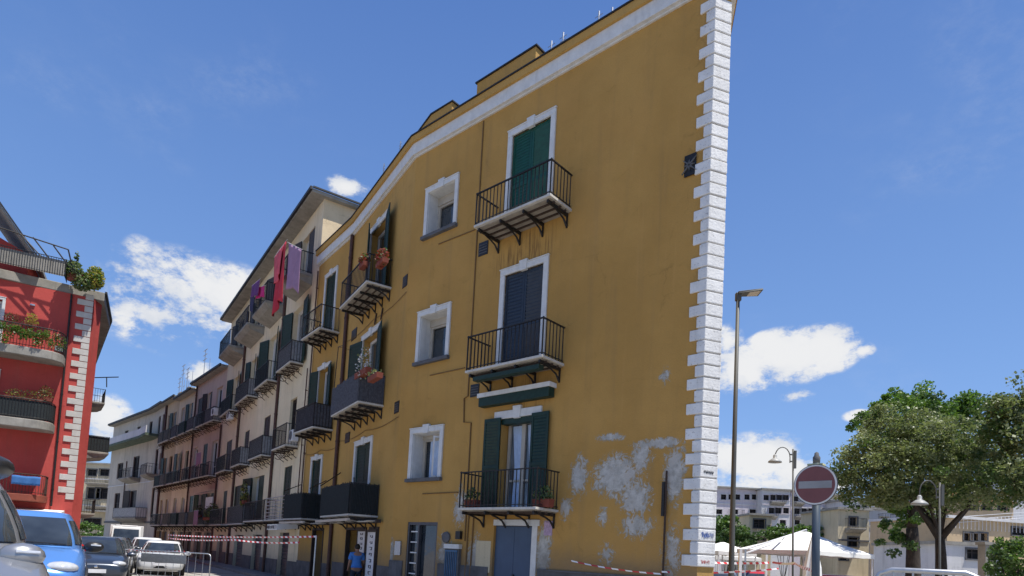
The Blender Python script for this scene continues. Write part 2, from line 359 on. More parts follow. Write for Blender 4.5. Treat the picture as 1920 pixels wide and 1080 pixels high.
def link_mesh(name, mb, mats, parent=None, smooth=False, bevel=0.0, recalc=True, subd=0):
    me = bpy.data.meshes.new(name); me.from_pydata(mb.v, [], mb.f)
    for m in (mats if isinstance(mats, (list, tuple)) else [mats]): me.materials.append(MT[m] if isinstance(m, str) else m)
    if any(mb.mi): me.polygons.foreach_set('material_index', mb.mi)
    if recalc and len(mb.f) < 60000:
        b = bmesh.new(); b.from_mesh(me); bmesh.ops.recalc_face_normals(b, faces=b.faces); b.to_mesh(me); b.free()
    if smooth: me.polygons.foreach_set('use_smooth', [True] * len(me.polygons))
    me.update()
    o = bpy.data.objects.new(name, me); COL.objects.link(o)
    if parent is not None: o.parent = parent
    if bevel:
        x = o.modifiers.new('bevel', 'BEVEL'); x.width = bevel; x.segments = 2; x.limit_method = 'ANGLE'
    if subd:
        x = o.modifiers.new('sub', 'SUBSURF'); x.levels = subd; x.render_levels = subd
    return o
obj = link_mesh
def thing(name, label, cat, loc=(0, 0, 0), rz=0.0, group=None, M=None):
    o = bpy.data.objects.new(name, None); COL.objects.link(o); o.empty_display_size = .3
    if M is not None: o.matrix_world = M
    else: o.location = loc; o.rotation_euler = (0, 0, rz)
    tag(o, label, cat, group); return o
def tag(o, label, cat, group=None):
    o['label'] = label; o['category'] = cat
    if group: o['group'] = group
    return o
def struct(o, kind='structure'): o['kind'] = kind; return o
def copy_tree(o, parent=None):
    c = o.copy(); COL.objects.link(c); c.parent = parent
    for ch in list(o.children):
        copy_tree(ch, c)
    return c
def frame(a, b, z=0.0):
    """x along the facade from a to b, y out of the wall, z up"""
    a = Vector(a); t = (Vector(b) - a).normalized()
    return Matrix(((t.x, -t.y, 0, a.x), (t.y, t.x, 0, a.y), (0, 0, 1, z), (0, 0, 0, 1)))

# ------------------------------------------------------------------ facade components (local x=u, y=out, z)
def wall(mb, u0, u1, z0, z1, ops, depth=.3):
    us = sorted({u0, u1, *[o[0] for o in ops], *[o[1] for o in ops]}); zs = sorted({z0, z1, *[o[2] for o in ops], *[o[3] for o in ops]})
    us = [u for u in us if u0 <= u <= u1]; zs = [z for z in zs if z0 <= z <= z1]
    for i in range(len(us) - 1):
        for j in range(len(zs) - 1):
            cu, cz = (us[i] + us[i + 1]) / 2, (zs[j] + zs[j + 1]) / 2
            if any(o[0] < cu < o[1] and o[2] < cz < o[3] for o in ops): continue
            mb.quad((us[i], 0, zs[j]), (us[i + 1], 0, zs[j]), (us[i + 1], 0, zs[j + 1]), (us[i], 0, zs[j + 1]))
    for o in ops:
        a, b, c, d = o[:4]; D = o[4] if len(o) > 4 else depth
        mb.quad((a, 0, c), (a, -D, c), (a, -D, d), (a, 0, d)); mb.quad((b, 0, c), (b, -D, c), (b, -D, d), (b, 0, d))
        mb.quad((a, 0, d), (b, 0, d), (b, -D, d), (a, -D, d)); mb.quad((a, 0, c), (b, 0, c), (b, -D, c), (a, -D, c))
def surround(M, parent, name, u0, u1, z0, z1, w=.14, proud=.045, key=True, full=True, m='white', zj=None):
    mb = MB(M); zj = z0 if zj is None else zj
    if full:
        mb.box(u0 - w, u0, -.04, proud, zj, z1); mb.box(u1, u1 + w, -.04, proud, zj, z1)
    mb.box(u0 - w - (0 if full else .03), u1 + w + (0 if full else .03), -.04, proud + .004, z1, z1 + w)
    if full: mb.box(u0 - w - .02, u1 + w + .02, .0, proud + .02, z1 + w, z1 + w + .03)
    if key:
        c = (u0 + u1) / 2
        mb.hexa([(c - .10, -.02, z1 - .03), (c + .10, -.02, z1 - .03), (c + .10, proud + .03, z1 - .03), (c - .10, proud + .03, z1 - .03),
                 (c - .135, -.02, z1 + w + .09), (c + .135, -.02, z1 + w + .09), (c + .135, proud + .035, z1 + w + .09), (c - .135, proud + .035, z1 + w + .09)])
    return obj(name, mb, m, parent, bevel=.008)
def louvres(mb, p0, ax, w, h, n, th=.035):
    """one shutter leaf: p0 lower hinge corner, ax = unit vector of its width in plan, height h"""
    ax = Vector(ax); nn = Vector((-ax.y, ax.x, 0)); p0 = Vector(p0)
    def bx(a, b, z0, z1, t0=-th / 2, t1=th / 2):
        P_ = [p0 + ax * q + nn * r + Vector((0, 0, z)) for z in (z0, z1) for q, r in ((a, t0), (b, t0), (b, t1), (a, t1))]
        mb.hexa(P_)
    st = .065 if w > .4 else .045
    bx(0, st, 0, h); bx(w - st, w, 0, h)
    for z0, z1 in ((0, .12), (h * .45, h * .45 + .08), (h - .09, h)): bx(st, w - st, z0, z1)
    zz = [(.12, h * .45), (h * .45 + .08, h - .09)]
    for a, b in zz:
        k = max(2, int(n * (b - a) / h)); dz = (b - a) / k
        for i in range(k):
            z = a + i * dz
            q = [(st, -.012, z), (w - st, -.012, z), (w - st, .012, z + dz * .95), (st, .012, z + dz * .95)]
            q2 = [(x, y + .006, zz_) for x, y, zz_ in q]
            mb.hexa([p0 + ax * x + nn * y + Vector((0, 0, zz_)) for x, y, zz_ in q + q2])
    bx(st, w - st, .1, h - .08, -.003, .0)                # thin backing so no light comes straight through
def shutter(M, parent, hinge, z0, z1, ang, w, side, m, n=26, off=.0):
    """side +1: leaf opens towards +u from the hinge; ang 0 closed, 180 folded back on the wall"""
    mb = MB(M); a = radians(ang)
    ax = (side * cos(a), sin(a), 0)
    louvres(mb, (hinge, off, z0), ax, w, z1 - z0, n); return obj('shutter', mb, m, parent)
def french(M, parent, u0, u1, z0, z1, state='closed', m='dgreen', n=26, sur=None, key=True, w=.14, zj=None, gl='glass', curtain=None, depth=.28, m2=None, fr='wframe', opens=(100, 100), off=.0):
    """balcony door: surround, frame, glass and shutters; returns the part"""
    if sur: root = surround(M, parent, 'balcony_door', u0, u1, z0, z1, w, key=key, m=sur, full=(sur == 'white' and state != 'flat') or sur != 'white', zj=zj)
    else:
        mb = MB(M); mb.box(u0, u0 + .05, -depth, -depth + .07, z0, z1); mb.box(u1 - .05, u1, -depth, -depth + .07, z0, z1); mb.box(u0 + .05, u1 - .05, -depth, -depth + .07, z1 - .05, z1)
        root = obj('balcony_door', mb, fr, parent)
    mb = MB(M); mb.quad((u0, -depth - .02, z0), (u1, -depth - .02, z0), (u1, -depth - .02, z1), (u0, -depth - .02, z1)); obj('pane', mb, gl, root)
    wd_ = (u1 - u0) / 2
    if state in ('open', 'flat', 'glass', 'half'):
        mb = MB(M); y0, y1 = -depth - .015, -depth + .035; c = (u0 + u1) / 2
        for a, b in ((u0 + .03, u0 + .11), (c - .06, c + .06), (u1 - .11, u1 - .03)): mb.box(a, b, y0, y1, z0, z1 - .1)
        mb.box(u0 + .03, u1 - .03, y0, y1 + .004, z1 - .12, z1 - .02)
        for zz in (z0 + .75, ): mb.box(u0 + .11, u1 - .11, y0, y1 - .006, zz, zz + .05)
        obj('door_frame', mb, fr, root)
    if curtain:
        mb = MB(M); c = (u0 + u1) / 2
        for a, b in ((u0 + .1, c - .05), (c + .05, u1 - .1)):
            mb.grid(lambda s, t, a=a, b=b: (a + (b - a) * (s * (.55 + .45 * abs(t - .45)) + .1 * t), -depth - .012 + .006 * sin(s * 30), z0 + .05 + (z1 - z0 - .2) * t), 18, 6)
        obj('curtain', mb, curtain, root)
    if state == 'closed':
        for s_, h in ((1, u0), (-1, u1)): shutter(M, root, h, z0 + .01, z1 - .01, 0, wd_ - .004, s_, m, n, -.05)
    elif state == 'open':
        shutter(M, root, u0, z0 + .01, z1 - .01, opens[0], wd_, 1, m, n, off + .06); shutter(M, root, u1, z0 + .01, z1 - .01, opens[1], wd_, -1, m2 or m, n, off + .06)
    elif state == 'flat':
        shutter(M, root, u0 + .03, z0 + .01, z1 + .03, 178, wd_, 1, m, n, .07); shutter(M, root, u1 - .03, z0 + .01, z1 + .03, 178, wd_, -1, m, n, .07)
    elif state == 'half':
        shutter(M, root, u0, z0 + .01, z1 - .01, 0, wd_, 1, m, n, -.05); shutter(M, root, u1, z0 + .01, z1 - .01, opens[1], wd_, -1, m2 or m, n, off + .06)
    return root
def railing(mb, u0, u1, out, z, h, sp=.125, belly=0.0, hbars=False, inset=.03, mid=True):
    a, b, o = u0 + inset, u1 - inset, out - inset; t = .014
    path = [(a, .02, 0), (a, o, 0), (b, o, 0), (b, .02, 0)]
    for zz, w in ((z + h, .02), (z + .06, .012)):
        mb.box(a - w, b + w, o - w, o + w, zz - w * .7, zz + w * .7)
        for x in (a, b): mb.box(x - w, x + w, .02, o - w, zz - w * .7, zz + w * .7)
    def bar(x, y):
        if belly:
            dx, dy = (0, 1) if y >= o - 1e-6 else ((-1, 0) if x <= a + 1e-6 else (1, 0))
            mb.tube([(x + dx * k * belly, y + dy * k * belly, z + h * q) for q, k in ((0, 0), (.15, .8), (.35, 1), (.6, .3), (1, 0))], .009, 4, False)
        else: mb.box(x - .0085, x + .0085, y - .0085, y + .0085, z, z + h)
    if hbars:
        for k in range(1, 6): 
            zz = z + h * k / 6; mb.box(a, b, o - .008, o + .008, zz - .012, zz + .012)
            for x in (a, b): mb.box(x - .008, x + .008, .02, o, zz - .012, zz + .012)
        sp = .6
    nb = max(2, int((b - a) / sp)); ns = max(1, int(o / sp))
    for k in range(nb + 1): bar(a + (b - a) * k / nb, o)
    for k in range(1, ns + 1):
        for x in (a, b): bar(x, o - o * k / (ns + .5))
    for x in (a, b): mb.box(x - t, x + t, o - t, o + t, z, z + h + .03)
def balcony(M, parent, u0, u1, out, z, style='iron', h=.98, sp=.125, nbr=4, belly=0, panel=None, hb=False, label=None):
    """z = floor level of the slab top"""
    mb = MB(M)
    if style == 'concrete':
        mb.hexa([(u0 + .05, 0, z - .5), (u1 - .05, 0, z - .5), (u1 - .15, out - .25, z - .30), (u0 + .15, out - .25, z - .30), (u0, 0, z - .12), (u1, 0, z - .12), (u1, out, z - .12), (u0, out, z - .12)])
        mb.box(u0, u1, 0, out, z - .118, z)
        root = obj('balcony', mb, 'concrete', parent, bevel=.015)
    else:
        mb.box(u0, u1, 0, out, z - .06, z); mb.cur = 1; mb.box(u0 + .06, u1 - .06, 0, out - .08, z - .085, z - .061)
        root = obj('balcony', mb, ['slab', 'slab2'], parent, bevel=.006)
    if label: root['label'] = label
    mb = MB(M); railing(mb, u0, u1, out, z, h, sp, belly, hb); obj('railing', mb, 'iron' if not hb else 'alu', root)
    if style == 'iron':
        for k in range(nbr):
            x = u0 + .12 + (u1 - u0 - .24) * k / (nbr - 1); mb = MB(M)
            mb.box(x - .025, x + .025, 0, out - .06, z - .16, z - .087)
            mb.tube([(x, out * .62, z - .16), (x, out * .40, z - .20), (x, out * .18, z - .27), (x, .03, z - .40)], [.022, .022, .025, .03], 6)
            mb.box(x - .02, x + .02, 0, .03, z - .44, z - .15)
            obj('bracket', mb, 'iron', root)
        mb = MB(M)
        for q in (.2, .45, .72): mb.box(u0 + .03, u1 - .03, out * q, out * q + .035, z - .128, z - .088)
        obj('joist', mb, 'rustiron', root)
    if style == 'scroll':
        for k in range(nbr):
            x = u0 + .12 + (u1 - u0 - .24) * k / (nbr - 1); mb = MB(M)
            mb.box(x - .02, x + .02, 0, out - .04, z - .14, z - .085)
            pts = [(x, .03 + .30 * cos(a) * (1 - a / 9) + .30, z - .34 + .17 * sin(a) * (1 - a / 9)) for a in [i * .7 for i in range(10)]]
            mb.tube(pts, .018, 5); mb.tube([(x, .02, z - .52), (x, .2, z - .40), (x, out - .1, z - .14)], .018, 5)
            obj('bracket', mb, 'rustiron', root)
    if panel:
        m_, kind = panel; mb = MB(M); i = .055
        mb.box(u0 + i, u1 - i, out - i - .012, out - i, z + .03, z + h - .02)
        mb.box(u0 + i, u0 + i + .012, .04, out - i - .012, z + .03, z + h - .02); mb.box(u1 - i - .012, u1 - i, .04, out - i - .012, z + .03, z + h - .02)
        if kind == 'reed':
            for k in range(int((u1 - u0) / .05)): mb.box(u0 + i + k * .05, u0 + i + k * .05 + .03, out - .0, out + .012, z + .0, z + h + R.uniform(-.02, .06))
            for k in range(int(out / .05)):
                for x0 in (u0 - .012, u1): mb.box(x0, x0 + .012, .03 + k * .05, .06 + k * .05, z, z + h + R.uniform(-.02, .05))
        obj('screen', mb, m_, root)
    return root
def pipe(M, parent, u, z0, z1, r=.05, m='copper', lean=0.0, out=.08, name='downpipe', hooks=True):
    mb = MB(M); mb.tube([(u, out, z1), (u + lean, out, z0)], r, 10)
    if hooks:
        z = z0 + .8
        while z < z1: 
            uu = u + lean * (z1 - z) / (z1 - z0); mb.tube([(uu, out, z), (uu, out, z + .07)], r * 1.22, 10); mb.box(uu - .01, uu + .01, 0, out, z + .02, z + .05); z += 2.4
    return obj(name, mb, m, parent)
def ac_unit(M, parent, u, out, z, w=.75, h=.52, d=.28, ang=0):
    mb = MB(M); mb.box(u, u + w, out, out + d, z, z + h); root = obj('air_conditioner', mb, 'plate', parent, bevel=.02)
    mb = MB(M); mb.lathe([(h * .40, 0), (h * .40, .012), (h * .1, .02)], (u + w * .4, out + d, z + h * .5), 20, 'y'); obj('fan_grille', mb, 'sill', root)
    return root
def planter(name, label, cat, M, u, out, z, w=.7, d=.2, h=.18, lm='leaf', ph=.25, n=160, pot='terra', group=None, size=.07, rnd=R):
    L = M @ Vector((u + w / 2, out, z)); root = thing(name, label, cat, L, atan2(M[1][0], M[0][0]), group)
    mb = MB(); mb.hexa([(-w / 2 + .02, -d / 2 + .01, 0), (w / 2 - .02, -d / 2 + .01, 0), (w / 2 - .02, d / 2 - .01, 0), (-w / 2 + .02, d / 2 - .01, 0), (-w / 2, -d / 2, h), (w / 2, -d / 2, h), (w / 2, d / 2, h), (-w / 2, d / 2, h)])
    obj('pot', mb, pot, root)
    mb = MB(); lms = lm if isinstance(lm, list) else [lm]
    mb.leaves((0, 0, h + ph * .4), (w * .55, d * .9, ph), n, size, rnd, mats=len(lms)); obj('foliage', mb, lms, root, recalc=False)
    return root

def fz(M, x, y, out=0.0):
    """facade coordinates (u, z) of the photo position x, y on the plane `out` metres in front of facade frame M (world)"""
    r = TC.transposed() @ Vector((x - PX, y - PY, FPX)); o = M @ Vector((0, out, 0)); t = M.col[0].to_3d()
    k = (o.x * t.y - o.y * t.x) / (r.x * t.y - r.y * t.x)
    u = (r.x * k - o.x) * t.x + (r.y * k - o.y) * t.y
    return u, EYE + r.z * k
def atz(x, y, z):
    r = TC.transposed() @ Vector((x - PX, y - PY, FPX)); t = (z - EYE) / r[2]; return Vector((r[0] * t, r[1] * t))

# ------------------------------------------------------------------ ground
def gz(y):
    s = min(1, max(0, (21 - y) / 7.0)); s = s * s * (3 - 2 * s); return -0.2 + 0.4 * s
mb = MB()
ys = [-300, -40, -10, 0, 6, 10, 13, 14, 15, 16, 17, 18, 19, 20, 21, 24, 30, 45, 70, 110, 200, 500, 1500]; xs = [-1200, -300, -120, -60, -30, -20, -10, -5, 0, 5, 10, 20, 30, 60, 120, 300, 1200]
for j in range(len(ys) - 1):
    for i in range(len(xs) - 1):
        mb.quad((xs[i], ys[j], gz(ys[j])), (xs[i + 1], ys[j], gz(ys[j])), (xs[i + 1], ys[j + 1], gz(ys[j + 1])), (xs[i], ys[j + 1], gz(ys[j + 1])))
struct(obj('ground', mb, 'asphalt'))

P0, P1, P2, P3, P4, P5, P6, P8 = (3.677, 12.451), (-3.53, 18.83), (-6.63, 23.85), (-8.93, 26.85), (-20.23, 43.35), (-28.8, 53.5), (-34.9, 60.6), (-45.06, 70.5)
I4 = Matrix.Identity(4)
# pavement along the left foot of the facades, a real kerb step
def strip(name, pts, w, z0, z1, m):
    mb = MB(); V = [Vector(p) for p in pts]; outer = []
    for k, p in enumerate(V):
        t = (V[min(k + 1, len(V) - 1)] - V[max(k - 1, 0)]).normalized(); n = Vector((-t.y, t.x)); outer.append(p + n * w)
    for k in range(len(V) - 1):
        a, b, c, d = V[k], V[k + 1], outer[k + 1], outer[k]
        mb.hexa([(a.x, a.y, z0), (b.x, b.y, z0), (c.x, c.y, z0), (d.x, d.y, z0), (a.x, a.y, z1), (b.x, b.y, z1), (c.x, c.y, z1), (d.x, d.y, z1)])
    return struct(obj(name, mb, m, bevel=.015))
strip('pavement', [P2, P3, P4, P5, P6, P8], 1.1, -.4, -.07, 'paving')

# ------------------------------------------------------------------ the yellow flatiron building
WF1 = frame(P0, P1); WA = frame(P1, P2); WB = frame(P2, P3); inv = WF1.inverted()
F1, FA, FB = I4, inv @ WA, inv @ WB
yb = thing('apartment_building', 'tall yellow wedge-shaped building with white corner blocks and peeling paint at its foot', 'building', M=WF1)
LA, LB, LF = (Vector(P2) - Vector(P1)).length, (Vector(P3) - Vector(P2)).length, (Vector(P1) - Vector(P0)).length
Z = (2.50, 5.98, 9.79); ZT = 14.1; ZC = 13.5
f1_doors = [(4.27, 5.57, Z[2], 12.48), (4.27, 5.57, Z[1], 8.66), (4.33, 5.42, Z[0], 4.84)]
f1_wins = [(7.72, 8.88, 10.72, 12.06), (7.72, 8.88, 6.88, 8.26), (7.72, 8.88, 3.44, 4.76)]
f1_ground = [(4.22, 5.49, -.4, 2.12), (7.62, 8.90, -.4, 2.19)]
mb = MB(); wall(mb, 0, LF, -.6, ZT, [o + (.28,) for o in f1_doors] + [o + (.44,) for o in f1_wins] + [o + (.16,) for o in f1_ground]); obj('wall', mb, 'yellow', yb)
a_doors = [(2.24, 3.92, Z[2] + .05, 12.62), (2.30, 3.96, Z[1] - .02, 8.72), (2.36, 3.90, Z[0] - .1, 4.90)]; a_shop = [(1.05, 1.95, -.4, 2.05), (2.2, 4.35, -.4, 2.05)]
mb = MB(FA); wall(mb, 0, LA, -.6, ZT, [o + (.28,) for o in a_doors] + [o + (.9,) for o in a_shop]); obj('wall', mb, 'yellow2', yb)
b_doors = [(1.66, 2.76, Z[2] + .05, 12.58), (1.66, 2.80, Z[1] - .05, 8.62), (1.80, 2.80, Z[0] - .1, 4.84)]; b_shop = [(1.0, 2.2, -.4, 2.05)]
mb = MB(FB); wall(mb, 0, LB, -.6, ZT, [o + (.28,) for o in b_doors] + [o + (.9,) for o in b_shop]); obj('wall', mb, 'yellow2', yb)
# end face, far flank, back and roof (plan in world, brought into the building's frame)
EN = (4.040, 12.575); Q1, Q2 = (6.6, 25.5), (-1.8, 32.5)
L2 = lambda p, z: inv @ Vector((p[0], p[1], z))
mb = MB()
for a, b in ((P0, EN), (EN, Q1), (Q1, Q2), (Q2, P3)): mb.quad(L2(a, -.6), L2(b, -.6), L2(b, ZT), L2(a, ZT))
obj('wall', mb, 'yellow2', yb)
mb = MB(); mb.poly([L2(p, ZT - .01) for p in (P0, EN, Q1, Q2, P3, P2, P1)]); obj('roof', mb, 'roof', yb)
def offs(pts, w):
    """offset an open plan line outwards (its left side) by w, world 2D"""
    V = [Vector(p) for p in pts]; o = []
    for k, p in enumerate(V):
        n1 = n2 = None
        if k > 0: t = (V[k] - V[k - 1]).normalized(); n1 = Vector((-t.y, t.x))
        if k < len(V) - 1: t = (V[k + 1] - V[k]).normalized(); n2 = Vector((-t.y, t.x))
        n = ((n1 or n2) + (n2 or n1)); n = n / (n.length_squared / 2); o.append(p + n * w)
    return o
def band(name, parent, pts, w0, w1, z0, z1, m, conv, bevel=0.0):
    a, b = offs(pts, w0), offs(pts, w1); mb = MB()
    for k in range(len(pts) - 1):
        c = [conv(q, z) for z in (z0, z1) for q in (a[k], a[k + 1], b[k + 1], b[k])]
        mb.hexa(c)
    return obj(name, mb, m, parent, bevel=bevel)
line = [(6.0, 22.5), EN, P0, P1, P2, P3]
band('cornice', yb, line, 0.0, .13, ZC, ZC + .36, 'white', L2, .006)
band('cornice', yb, line, 0.0, .05, ZC - .05, ZC - .002, 'white', L2)
band('cornice', yb, line, 0.0, .20, ZC + .362, ZC + .56, 'yellow2', L2)
band('roof_edge', yb, line, -.10, .235, ZC + .562, ZC + .595, 'gutter', L2)
band('parapet', yb, [(6.0, 22.5), EN, P0, tuple((Vector(P0) + (Vector(P1) - Vector(P0)).normalized() * 5.0).xy)], -.25, .10, ZC + .597, ZC + .74, 'gutter', L2)
# rooftop boxes
mb = MB(); mb.box(5.15, 7.35, -3.2, -.25, ZT, ZT + .86); obj('roof_hut', mb, 'yellow2', yb)
mb = MB(); mb.box(5.10, 7.40, -3.3, -.21, ZT + .862, ZT + .90); obj('hut_roof', mb, 'gutter', yb)
bend = inv @ Vector((P1[0], P1[1], 0)); an = FA.to_3x3() @ Vector((0, 1, 0)); at_ = FA.to_3x3() @ Vector((1, 0, 0))
c0 = bend + (an + Vector((0, 1, 0))) * -.22; a1 = c0 + at_ * 1.15; b1 = c0 + Vector((-.95, 0, 0))
mb = MB(); mb.prism([(b1.x, b1.y), (c0.x, c0.y), (a1.x, a1.y), (a1.x - 1, a1.y - 2.2), (b1.x, b1.y - 2)], ZT, ZT + .98); obj('roof_hut', mb, 'yellow2', yb)
mb = MB(); mb.prism([(b1.x - .05, b1.y + .03), (c0.x, c0.y + .04), (a1.x + .04, a1.y + .02), (a1.x - 1, a1.y - 2.3), (b1.x - .08, b1.y - 2.1)], ZT + .982, ZT + 1.02); obj('hut_roof', mb, 'gutter', yb)
# thin masts with wires on the roof edge
prev = None
for px_, top, k in ((1147, 15, 1), (1122, 22, 1), (1055, 62, 1), (1033, 78, 1), (749, 268, 0), (718, 310, 0)):
    Mf, Wf = (F1, WF1) if px_ > 790 else (FA, WA)
    u, _ = fz(Wf, px_, top + 30, -.12); zt = fz(Wf, px_, top, -.12)[1]
    mb = MB(Mf); mb.tube([(u, -.12, ZT), (u, -.12, zt)], .022, 5); 
    for q in (.12, .22, .32): mb.box(u - .14 + q * .2, u + .14 - q * .2, -.125, -.115, zt - q, zt - q + .012)
    obj('aerial', mb, 'alu', yb)
mb = MB(); U = [(fz(WF1, x, y, -.12)) for x, y in ((1125, 40), (1055, 80), (985, 128))]
mb.tube([(U[0][0], -.12, U[0][1]), (U[1][0], -.12, U[1][1] - .02), (U[2][0], -.12, U[2][1])], .006, 4); obj('wire', mb, 'gutter', yb)

# corner blocks: alternating long and short courses
mb = MB(); z = 1.36; k = 0; e_ang = atan2(EN[1] - P0[1], EN[0] - P0[0])
ed = inv.to_3x3() @ Vector((cos(e_ang), sin(e_ang), 0)); en_ = Vector((ed.y, -ed.x, 0)); 
if en_.x > 0: en_ = -en_
pr = .035
while z < 13.15:
    Lq = .33 if k % 2 == 0 else .17
    Lq += R.uniform(-.018, .018); z1 = z + R.uniform(.226, .236); pr = .035 + R.uniform(-.006, .006); we = .385
    # plan polygon of one course (front leg, corner, end leg)
    O = Vector((0, 0, 0)); A_ = Vector((Lq, pr, 0)); t = Vector((1, 0, 0))
    # outer corner = intersection of offset lines
    den = ed.x * 0 - ed.y * 1
    w = en_ * pr; s_ = (pr - w.y) / ed.y if abs(ed.y) > 1e-6 else 0
    oc = w + ed * s_
    ee = ed * we + en_ * pr; ei = ed * we - en_ * .05; ic = Vector((.05, -.05, 0)); ai = Vector((Lq, -.02, 0))
    pl = [A_, oc, ee, ei, ic, ai]
    a = [mb.p(q.x, q.y, z + .01) for q in pl]; b = [mb.p(q.x, q.y, z1) for q in pl]
    mb.face(*a[::-1]); mb.face(*b)
    for i in range(6): mb.face(a[i], a[(i + 1) % 6], b[(i + 1) % 6], b[i])
    z += .2525; k += 1
obj('corner_blocks', mb, 'quoin', yb, bevel=.012)
mb = MB(); pl = [(.14, .012), (0, .014), tuple((ed * .385 + en_ * .012).xy), tuple((ed * .385 - en_ * .04).xy), (.05, -.05), (.14, -.02)]
mb.prism(pl, 1.36, 13.2); obj('corner_mortar', mb, 'quoin_grey', yb)
# scribbles sprayed on two of the blocks
def scribble(name, x0, x1, z0, z1, m, seed):
    rr = random.Random(seed); mb = MB(); pts = []
    n = 26
    for i in range(n):
        s = x0 + (x1 - x0) * i / n + rr.uniform(-.012, .012); q = ed * s + en_ * (pr + .004); pts.append((q.x, q.y, (z0 + z1) / 2 + (z1 - z0) / 2 * sin(i * 2.1 + rr.uniform(-.5, .5))))
    mb.tube(pts, .005, 4); obj(name, mb, m, yb)
bluep = mat('blue_spray', (.07, .14, .40), .7); redp = mat('red_spray', (.45, .08, .07), .7)
scribble('graffiti', .05, .34, 1.93, 2.05, bluep, 1); scribble('graffiti', .06, .26, 1.42, 1.5, redp, 2); scribble('graffiti', .06, .30, 3.2, 3.27, MT['sill'], 3)
# dark stone foot with its thin light ledge
for a, b in ((.62, 4.0), (5.62, 7.5), (9.02, LF)): mb = MB(); mb.box(a, b, 0, .03, -.6, 1.06); obj('plinth', mb, 'plinth', yb)
mb = MB(); mb.box(.62, 4.0, 0, .045, 1.062, 1.10); obj('plinth_ledge', mb, 'sill', yb)
for M_, a, b, c in ((FA, 0, 1.0, .86), (FA, 4.4, LA - .1, .8), (FB, .1, .95, .7), (FB, 2.25, LB, .7)): mb = MB(M_); mb.box(a, b, 0, .03, -.6, c); obj('plinth', mb, 'plinth', yb)

# balcony doors of the main face
french(F1, yb, *f1_doors[0], 'closed', 'green', 34, sur='white', w=.15)
french(F1, yb, *f1_doors[1], 'closed', 'dblue', 30, sur='white', w=.15)
d3 = french(F1, yb, *f1_doors[2], 'flat', 'dgreen', 30, sur='white', w=.2, curtain='curtain', fr='frame', gl='wglass')
mb = MB(F1); mb.box(4.33, 5.42, -.2, .01, 4.70, 4.838); obj('roller_blind', mb, 'dgreen', d3)
balcony(F1, yb, 3.50, 5.99, .85, Z[2], 'iron', h=.84, sp=.118, nbr=4)
balcony(F1, yb, 3.50, 6.00, .85, Z[1], 'iron', h=.87, sp=.118, nbr=4)
b3 = balcony(F1, yb, 3.46, 5.97, .85, Z[0], 'iron', h=.88, sp=.118, nbr=4)
# folded awning under the middle balcony and one over the lowest door
aw = MB(F1); aw.box(3.62, 5.75, .62, .80, Z[1] - .29, Z[1] - .19); obj('folded_awning', aw, 'dgreen', yb)
aw = MB(F1); aw.box(3.70, 6.10, .0, .27, 5.42, 5.53); r_ = obj('awning', aw, 'white', yb)
aw = MB(F1); aw.box(3.74, 6.06, .03, .24, 5.19, 5.418); obj('awning_cloth', aw, 'dgreen', r_)
# small deep windows
def small_window(M, parent, o, blind=.18, opened=False):
    u0, u1, z0, z1 = o; root = surround(M, parent, 'window', u0, u1, z0, z1, .135, .05)
    mb = MB(M); mb.box(u0 - .17, u1 + .17, -.02, .11, z0 - .10, z0 - .002); obj('sill', mb, 'sill', root)
    mb = MB(M); D = .42; mb.box(u0, u0 + .012, -D, .0, z0, z1); mb.box(u1 - .012, u1, -D, .0, z0, z1); mb.box(u0, u1, -D, .0, z1 - .012, z1); obj('reveal', mb, 'white', root)
    mb = MB(M); mb.box(u0 + .013, u1 - .013, -D - .01, -D + .08, z1 - blind, z1 - .013)
    for a, b in ((u0 + .013, u0 + .07), (u1 - .11, u1 - .013)): mb.box(a, b, -D - .005, -D + .05, z0, z1 - blind)
    mb.box(u0 + .07, u1 - .07, -D - .004, -D + .045, z0, z0 + .06); mb.box(u0 + .07, u1 - .07, -D - .004, -D + .045, z1 - blind - .06, z1 - blind)
    obj('frame', mb, 'frame', root)
    mb = MB(M); mb.quad((u0, -D - .015, z0), (u1, -D - .015, z0), (u1, -D - .015, z1), (u0, -D - .015, z1)); obj('pane', mb, 'glass', root)
    if opened:
        mb = MB(M); h = u0 + .02; ax = Vector((cos(radians(52)), sin(radians(52)), 0)); w_ = .46
        for a, b, c, d in ((0, .05, z0 + .02, z1 - blind), (w_ - .05, w_, z0 + .02, z1 - blind), (.05, w_ - .05, z0 + .02, z0 + .07), (.05, w_ - .05, z1 - blind - .05, z1 - blind)):
            q = [Vector((h, -D + .06, 0)) + ax * s for s in (a, b)]; n_ = Vector((-ax.y, ax.x, 0)) * .04
            mb.hexa([(p_.x, p_.y, zz) for zz in (c, d) for p_ in (q[0], q[1], q[1] + n_, q[0] + n_)])
        obj('open_casement', mb, 'wframe', root)
        mb = MB(M); mb.grid(lambda s, t: (u0 + .35 + .5 * s, -D + .03 + .015 * sin(s * 25), z0 + .05 + (z1 - z0 - blind - .1) * t), 14, 2); obj('curtain', mb, 'curtain', root)
    return root
small_window(F1, yb, f1_wins[0], .26); small_window(F1, yb, f1_wins[1], .22); small_window(F1, yb, f1_wins[2], .12, True)
